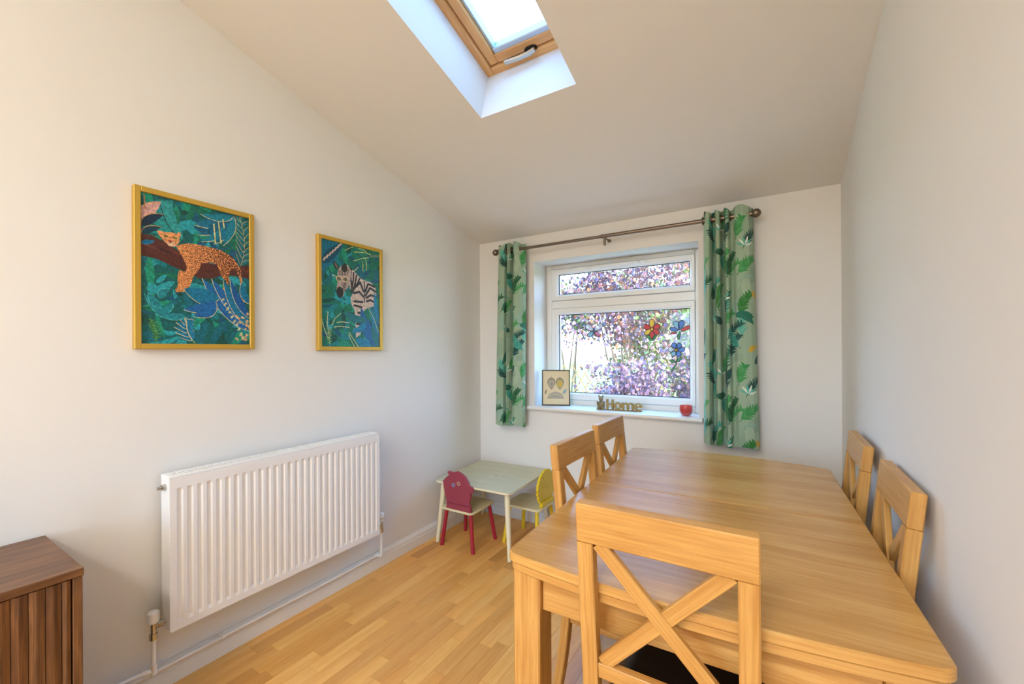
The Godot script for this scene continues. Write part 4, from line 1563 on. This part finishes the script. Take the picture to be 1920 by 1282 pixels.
# ------------------------------------------------------------------ things on the window sill
func _sill_things() -> void:
	var ys := 0.896
	# small framed print leaning in the corner of the reveal
	var c := Canvas.new(160, 200, rgb(226, 208, 166))
	var ink := rgb(150, 138, 112)
	for e in [[52, 72, rgb(176, 166, 140)], [104, 72, rgb(196, 176, 100)]]:
		c.leaf(Vector2(e[0], 38), Vector2(e[0], 112), 50, ink)
		c.ell(Vector2(e[0], 76), 19, 26, e[2])
		c.ell(Vector2(e[0] + 2, 80), 10, 13, rgb(214, 176, 60) if e[0] > 80 else rgb(160, 150, 126))
		c.line([Vector2(e[0], 30), Vector2(e[0], 108)], 2, ink)
	var dome := PackedVector2Array()
	for k in 21:
		dome.append(Vector2(78 + 50 * cos(PI * k / 20.0), 165 - 40 * sin(PI * k / 20.0)))
	c.poly(dome, rgb(168, 160, 138))
	for k in 9:
		c.ell(Vector2(40 + k * 9.5, 152 - 14 * sin(PI * k / 8.0)), 4, 3, rgb(206, 192, 156))
	c.leaf(Vector2(122, 136), Vector2(146, 108), 18, rgb(150, 170, 170))
	c.leaf(Vector2(14, 140), Vector2(22, 108), 12, ink)
	var f := thing("photo_frame", "thin black frame with a cream leaf drawing leaning on the window sill", "picture", Vector3(0.652, ys + 0.001, -0.085))
	f.rotation = Vector3(-0.10, 0.42, 0)
	var fr := Node3D.new()
	fr.name = "frame"
	f.add_child(fr)
	var hw := 0.108
	var h := 0.275
	for k in 4:
		var b := MB.new()
		if k < 2:
			var x := -hw if k == 0 else hw - 0.008
			b.span(Vector3(x, 0, -0.014), Vector3(x + 0.008, h, 0), 0.001)
		else:
			var y := 0.0 if k == 2 else h - 0.008
			b.span(Vector3(-hw + 0.008, y, -0.014), Vector3(hw - 0.008, y + 0.008, 0), 0.001)
		part(b, "frame_bar", plain(rgb(28, 28, 30), 0.4), fr)
	var b := MB.new()
	b.flat(Vector3(-hw + 0.008, 0.008, -0.005), Vector3(hw - 0.008, 0.008, -0.005), Vector3(hw - 0.008, h - 0.008, -0.005), Vector3(-hw + 0.008, h - 0.008, -0.005), Vector3.BACK, Vector2(0, 1), Vector2(1, 1), Vector2(1, 0), Vector2(0, 0))
	b.span(Vector3(-hw + 0.008, 0.008, -0.013), Vector3(hw - 0.008, h - 0.008, -0.0055))
	part(b, "drawing", printed(c, 0.5), f)
	# bronze word ornament with a little animal at its head
	var bronze := plain(rgb(150, 124, 66), 0.45, 0.25)
	var o := thing("word_ornament", "bronze coloured ornament spelling Home with a small sitting animal, on the window sill", "ornament", Vector3(1.045, ys, -0.060), 0.10)
	var x := 0.015
	for ch in [["H", 0.066, 1.0], ["o", 0.056, 1.1], ["m", 0.062, 1.1], ["e", 0.056, 1.1]]:
		var tm := TextMesh.new()
		var fn := SystemFont.new()
		fn.font_names = PackedStringArray(["Droid Sans"])
		fn.font_weight = 700
		tm.font = fn
		tm.text = ch[0]
		tm.font_size = 96
		tm.pixel_size = 0.00100
		tm.depth = 0.018
		tm.horizontal_alignment = HORIZONTAL_ALIGNMENT_LEFT
		tm.vertical_alignment = VERTICAL_ALIGNMENT_BOTTOM
		var m := MeshInstance3D.new()
		m.name = "letter"
		m.mesh = tm
		m.material_override = bronze
		o.add_child(m, true)
		var bb := tm.get_aabb()
		var sc: float = 0.074 / 0.0688 if ch[0] == "H" else 1.0
		m.scale = Vector3(ch[2], 0.072 / bb.size.y if ch[0] == "H" else 0.054 / bb.size.y, 1.0)
		m.position = Vector3(x - bb.position.x * ch[2], 0.004 - bb.position.y * m.scale.y, 0)
		x += bb.size.x * ch[2] + 0.002
	b = MB.new()
	b.span(Vector3(-0.055, 0.0, -0.012), Vector3(x, 0.006, 0.014), 0.002)
	part(b, "base", bronze, o)
	b = MB.new()
	b.ball(Vector3(-0.022, 0.036, 0.004), Vector3(0.026, 0.032, 0.022), 14)
	b.ball(Vector3(-0.022, 0.080, 0.008), Vector3(0.018, 0.018, 0.017), 14)
	b.ball(Vector3(-0.036, 0.096, 0.006), Vector3(0.007, 0.008, 0.005), 10)
	b.ball(Vector3(-0.009, 0.096, 0.006), Vector3(0.007, 0.008, 0.005), 10)
	b.ball(Vector3(-0.022, 0.076, 0.024), Vector3(0.008, 0.006, 0.007), 10)
	b.ball(Vector3(-0.040, 0.014, 0.018), Vector3(0.011, 0.009, 0.018), 10)
	b.ball(Vector3(-0.004, 0.014, 0.018), Vector3(0.011, 0.009, 0.018), 10)
	b.ball(Vector3(-0.044, 0.046, 0.014), Vector3(0.008, 0.018, 0.009), 10)
	b.ball(Vector3(0.000, 0.046, 0.014), Vector3(0.008, 0.018, 0.009), 10)
	part(b, "animal_figure", plain(rgb(150, 134, 98), 0.5, 0.2), o)
	# red glass bowl
	var g := thing("glass_bowl", "small red glass candle bowl on the window sill", "bowl", Vector3(1.592, ys, -0.055))
	b = MB.new()
	b.lathe([Vector2(0.0001, 0.0), Vector2(0.022, 0.0), Vector2(0.033, 0.012), Vector2(0.040, 0.032), Vector2(0.038, 0.066), Vector2(0.0355, 0.066), Vector2(0.037, 0.034), Vector2(0.030, 0.014), Vector2(0.0001, 0.006)], 28)
	var rg := plain(Color(0.88, 0.24, 0.18, 0.6), 0.08)
	rg.transparency = BaseMaterial3D.TRANSPARENCY_ALPHA
	part(b, "bowl", rg, g)
	b = MB.new()
	b.xf = Transform3D(Basis.IDENTITY, Vector3(0, 0.008, 0))
	b.lathe([Vector2(0.0001, 0.0), Vector2(0.025, 0.002), Vector2(0.034, 0.022), Vector2(0.0355, 0.036), Vector2(0.0001, 0.036)], 24)
	part(b, "candle_wax", plain(rgb(216, 84, 66), 0.5), g)


# ------------------------------------------------------------------ coloured stickers on the pane
func film(col: Color, a := 0.85) -> StandardMaterial3D:
	var m := plain(Color(col.r, col.g, col.b, a), 0.3)
	m.transparency = BaseMaterial3D.TRANSPARENCY_ALPHA
	return m

func petal_shape(c: Vector2, dir: float, len: float, wd: float) -> PackedVector2Array:
	var p := PackedVector2Array()
	for k in 14:
		var a := TAU * k / 14
		p.append(c + Vector2(len * 0.5 + len * 0.5 * cos(a), wd * 0.5 * sin(a) * (1.0 + 0.25 * cos(a))).rotated(dir))
	return p

func _stickers() -> void:
	var zg := -0.2335
	var ink := plain(rgb(26, 26, 30), 0.5)
	var red := film(rgb(214, 40, 48))
	var yel := film(rgb(240, 206, 60))
	var grn := film(rgb(40, 160, 90))
	var blu := film(rgb(60, 130, 214))
	var sky := film(rgb(130, 200, 224), 0.75)
	var wht := film(rgb(214, 224, 232), 0.6)
	var sets := [
		["red and yellow flower sticker with two green leaves on the window pane", Vector3(1.338, 1.468, zg), [
			["petal", Vector2(0, 0.0), 1.57, 0.075, 0.040, yel], ["petal", Vector2(0, 0), 0.45, 0.066, 0.042, red], ["petal", Vector2(0, 0), 2.70, 0.066, 0.042, red], ["petal", Vector2(0, 0), -0.55, 0.062, 0.038, red], ["petal", Vector2(0, 0), 3.75, 0.062, 0.038, yel], ["petal", Vector2(0, -0.01), -1.57, 0.062, 0.040, red],
			["leaf", Vector2(0, -0.085), 0.95, 0.055, 0.024, grn], ["leaf", Vector2(0, -0.085), 2.2, 0.055, 0.024, grn], ["heart", Vector2(-0.014, 0.0), 0.0, 0.028, 0.028, yel]]],
		["pale butterfly sticker on the window pane", Vector3(0.905, 1.466, zg), [
			["wing", Vector2(0.004, 0.006), 0.62, 0.082, 0.048, wht], ["wing", Vector2(-0.004, 0.006), 2.52, 0.082, 0.048, wht], ["wing", Vector2(0.004, -0.004), -0.65, 0.060, 0.040, film(rgb(206, 130, 170), 0.7)], ["wing", Vector2(-0.004, -0.004), 3.79, 0.060, 0.040, sky], ["body", Vector2(0, -0.035), 1.57, 0.075, 0.010, blu]]],
		["blue and red tulip sticker on the window pane", Vector3(1.522, 1.470, zg), [
			["petal", Vector2(0.0, -0.012), 2.05, 0.070, 0.040, sky], ["petal", Vector2(0.0, -0.012), 1.25, 0.070, 0.040, blu], ["petal", Vector2(0.010, -0.020), 0.45, 0.070, 0.030, red], ["petal", Vector2(-0.006, -0.016), 2.85, 0.060, 0.034, blu], ["petal", Vector2(-0.010, -0.030), 3.25, 0.050, 0.016, red], ["stem", Vector2(0.004, -0.020), -1.75, 0.062, 0.020, grn]]],
		["blue flower sticker with a long green stem on the window pane", Vector3(1.503, 1.318, zg), [
			["petal", Vector2(0, 0), 0.15, 0.058, 0.040, blu], ["petal", Vector2(0, 0), 1.05, 0.056, 0.040, blu], ["petal", Vector2(0, 0), 2.0, 0.056, 0.040, blu], ["petal", Vector2(0, 0), 3.0, 0.058, 0.040, wht], ["petal", Vector2(0, 0), 4.05, 0.052, 0.038, sky], ["petal", Vector2(0, 0), 5.2, 0.052, 0.038, blu], ["heart", Vector2(-0.013, 0.0), 0.0, 0.026, 0.026, yel],
			["stem", Vector2(0.008, -0.045), -1.75, 0.055, 0.012, grn], ["stem", Vector2(0.000, -0.090), -2.05, 0.075, 0.012, grn], ["leaf", Vector2(0.0, -0.080), 0.7, 0.046, 0.020, grn], ["leaf", Vector2(-0.004, -0.085), 2.7, 0.042, 0.020, grn]]]]
	for s in sets:
		var t := thing("window_sticker", s[0], "sticker", s[1], 0.0, "window stickers")
		var k := 0
		for q in s[2]:
			var b := MB.new()
			# dark leaded outline as a thin ring, film within it
			var outer := petal_shape(q[1], q[2], q[3], q[4])
			var mid: Vector2 = q[1] + Vector2(q[3] * 0.5, 0).rotated(q[2])
			var inner := PackedVector2Array()
			for v in outer:
				inner.append(v + (mid - v).normalized() * 0.0048)
			var z := 0.0002 * k
			for i in outer.size():
				var j := (i + 1) % outer.size()
				b.flat(Vector3(outer[i].x, outer[i].y, z + 0.0008), Vector3(outer[j].x, outer[j].y, z + 0.0008), Vector3(inner[j].x, inner[j].y, z + 0.0008), Vector3(inner[i].x, inner[i].y, z + 0.0008), Vector3.BACK)
			var o := part(b, q[0], ink, t)
			b = MB.new()
			b.prism(inner, z, z + 0.0006)
			part(b, "film", q[5], o)
			k += 1


# ------------------------------------------------------------------ the garden outside
func bush(label: String, at: Vector3, size: Vector3, count: int, cols: Array, stems: int, leaf: float, sd: int, low := 0.1) -> void:
	var t := thing("garden_shrub", label, "shrub", at)
	var r := RandomNumberGenerator.new()
	r.seed = sd
	var bark := plain(rgb(150, 118, 88), 0.9)
	var tips := []
	for k in stems:
		var b := MB.new()
		var a := Vector3(r.randf_range(-0.3, 0.3) * size.x * 0.5, 0, r.randf_range(-0.3, 0.3) * size.z * 0.5)
		var e := Vector3(r.randf_range(-0.8, 0.8) * size.x * 0.5, size.y * r.randf_range(0.7, 0.95), r.randf_range(-0.7, 0.7) * size.z * 0.5)
		var m := a.lerp(e, 0.5) + Vector3(r.randf_range(-0.08, 0.08), 0.1, r.randf_range(-0.08, 0.08))
		b.tube([a, a.lerp(m, 0.5), m, m.lerp(e, 0.5), e], [0.020, 0.018, 0.014, 0.010, 0.005], 7)
		part(b, "stem", bark, t)
		for q in 5:
			var tp := m.lerp(e, q / 4.0)
			if tp.y > low * size.y:
				tips.append(tp)
	for k in stems * 4:
		tips.append(Vector3(r.randf_range(-1, 1) * size.x * 0.5, r.randf_range(low, 1.0) * size.y, r.randf_range(-1, 1) * size.z * 0.5))
	# one leaf, slightly folded along its midrib
	var lm := MB.new()
	var rim := [Vector2(0, 0), Vector2(0.30, 0.25), Vector2(0.38, 0.55), Vector2(0.22, 0.85), Vector2(0, 1.0)]
	for k in 4:
		for sg in [-1.0, 1.0]:
			var p0 := Vector3(sg * rim[k].x, rim[k].y, absf(rim[k].x) * 0.35)
			var p1 := Vector3(sg * rim[k + 1].x, rim[k + 1].y, absf(rim[k + 1].x) * 0.35)
			var c0 := Vector3(0, rim[k].y, 0)
			var c1 := Vector3(0, rim[k + 1].y, 0)
			var nn := Vector3(-sg * 0.33, 0, 1).normalized()
			lm.tri(c0, p0, p1, nn, nn, nn)
			lm.tri(c0, p1, c1, nn, nn, nn)
	var mm := MultiMesh.new()
	mm.transform_format = MultiMesh.TRANSFORM_3D
	mm.use_colors = true
	mm.mesh = lm.mesh()
	mm.instance_count = count
	for k in count:
		var c: Vector3 = tips[r.randi() % tips.size()]
		var p := c + Vector3(r.randfn(0, 0.11), r.randfn(0, 0.11), r.randfn(0, 0.11))
		p.y = maxf(p.y, 0.04)
		var bs := Basis.from_euler(Vector3(r.randf_range(-1.5, 0.6), r.randf() * TAU, r.randf_range(-0.8, 0.8)))
		var s := leaf * r.randf_range(0.7, 1.3)
		mm.set_instance_transform(k, Transform3D(bs.scaled(Vector3.ONE * s), p))
		var col: Color = cols[r.randi() % cols.size()]
		mm.set_instance_color(k, (col * r.randf_range(0.8, 1.2)).srgb_to_linear())
	var mi := MultiMeshInstance3D.new()
	mi.name = "foliage"
	mi.multimesh = mm
	var lmat := plain(Color.WHITE, 0.45)
	lmat.vertex_color_use_as_albedo = true
	lmat.backlight_enabled = true
	lmat.backlight = Color(0.12, 0.08, 0.06)
	mi.material_override = lmat
	mi.set_meta("kind", "stuff")
	t.add_child(mi)

func _garden() -> void:
	var grass := wood(rgb(84, 112, 40), rgb(124, 150, 66), 61, 0.95, 1.3, 1.1)
	var b := MB.new()
	b.span(Vector3(-30, -0.3, -40), Vector3(25, -0.1, -0.30))
	var o := struct(b, "lawn", grass)
	o.set_meta("label", "sunlit lawn outside the window")
	b = MB.new()
	b.span(Vector3(-30, -0.12, -2.0), Vector3(25, -0.08, -0.29))  # unseen paving, added so less green light bounces in off the lawn
	o = struct(b, "added_patio", plain(rgb(176, 166, 150), 0.9))
	o.set_meta("label", "unseen pale paving added along the outside of the window wall to lessen green bounce")
	# raised bed of timber sleepers with a diamond trellis on it
	var bed := thing("garden_planter", "timber edged raised bed outside the window below the trellis", "planter", Vector3(-0.7, -0.1, -2.6))
	var sl := plain(rgb(176, 150, 116), 0.9)
	for k in 4:
		b = MB.new()
		b.box(Vector3(0.3, 0.10 + 0.2 * k, 0.0), Vector3(2.4, 0.196, 0.10), 0.008)
		part(b, "sleeper", sl, bed)
	var tr := thing("garden_trellis", "brown diamond lattice trellis seen through the lower part of the window", "trellis", Vector3(-0.75, 0.702, -2.6), 0.0)
	var tw := plain(rgb(150, 120, 70), 0.85)
	for k in 12:
		for sg in [-1.0, 1.0]:
			b = MB.new()
			var x := -0.42 + k * 0.125
			b.bar([Vector3(x, 0.0, sg * 0.005), Vector3(x + sg * 0.26, 0.42, sg * 0.005)], 0.014, 0.008, Vector3(1, 0, 0), 0.001)
			part(b, "lath", tw, tr)
	var purple := [rgb(120, 84, 108), rgb(142, 104, 124), rgb(98, 76, 108), rgb(168, 130, 140), rgb(150, 110, 104), rgb(84, 74, 96)]
	var rusty := [rgb(196, 110, 76), rgb(180, 96, 84), rgb(206, 140, 84), rgb(150, 96, 110), rgb(170, 130, 130)]
	var green := [rgb(96, 130, 48), rgb(126, 156, 60), rgb(84, 112, 52), rgb(160, 176, 84), rgb(110, 120, 66)]
	bush("low purple leaved shrub outside, in the middle of the lower window pane", Vector3(0.66, -0.1, -2.2), Vector3(1.0, 1.25, 0.7), 3600, purple, 7, 0.050, 31)
	bush("purple leaved shrub outside, behind the window's red flower sticker", Vector3(1.25, -0.1, -2.5), Vector3(0.8, 1.5, 0.8), 3000, purple + [rgb(190, 150, 120)], 7, 0.050, 32)
	bush("tall smoke bush outside with rusty and purple leaves reaching past the fanlight", Vector3(0.45, -0.1, -3.6), Vector3(2.4, 3.4, 0.9), 6500, rusty + purple, 14, 0.062, 33, 0.47)
	bush("yellow-green shrub outside, behind the window's blue stickers", Vector3(1.35, -0.1, -3.4), Vector3(1.3, 2.1, 0.8), 3600, green, 10, 0.055, 34)
	bush("slim purple and green tree outside beyond the trellis", Vector3(-1.05, -0.1, -4.2), Vector3(1.0, 2.7, 0.7), 2000, purple + green, 6, 0.06, 35, 0.64)
	bush("broad olive green hedge outside, at the back of the garden", Vector3(0.75, -0.1, -5.6), Vector3(3.2, 3.0, 0.8), 9000, green + [rgb(92, 84, 60), rgb(120, 90, 80)], 16, 0.075, 36)
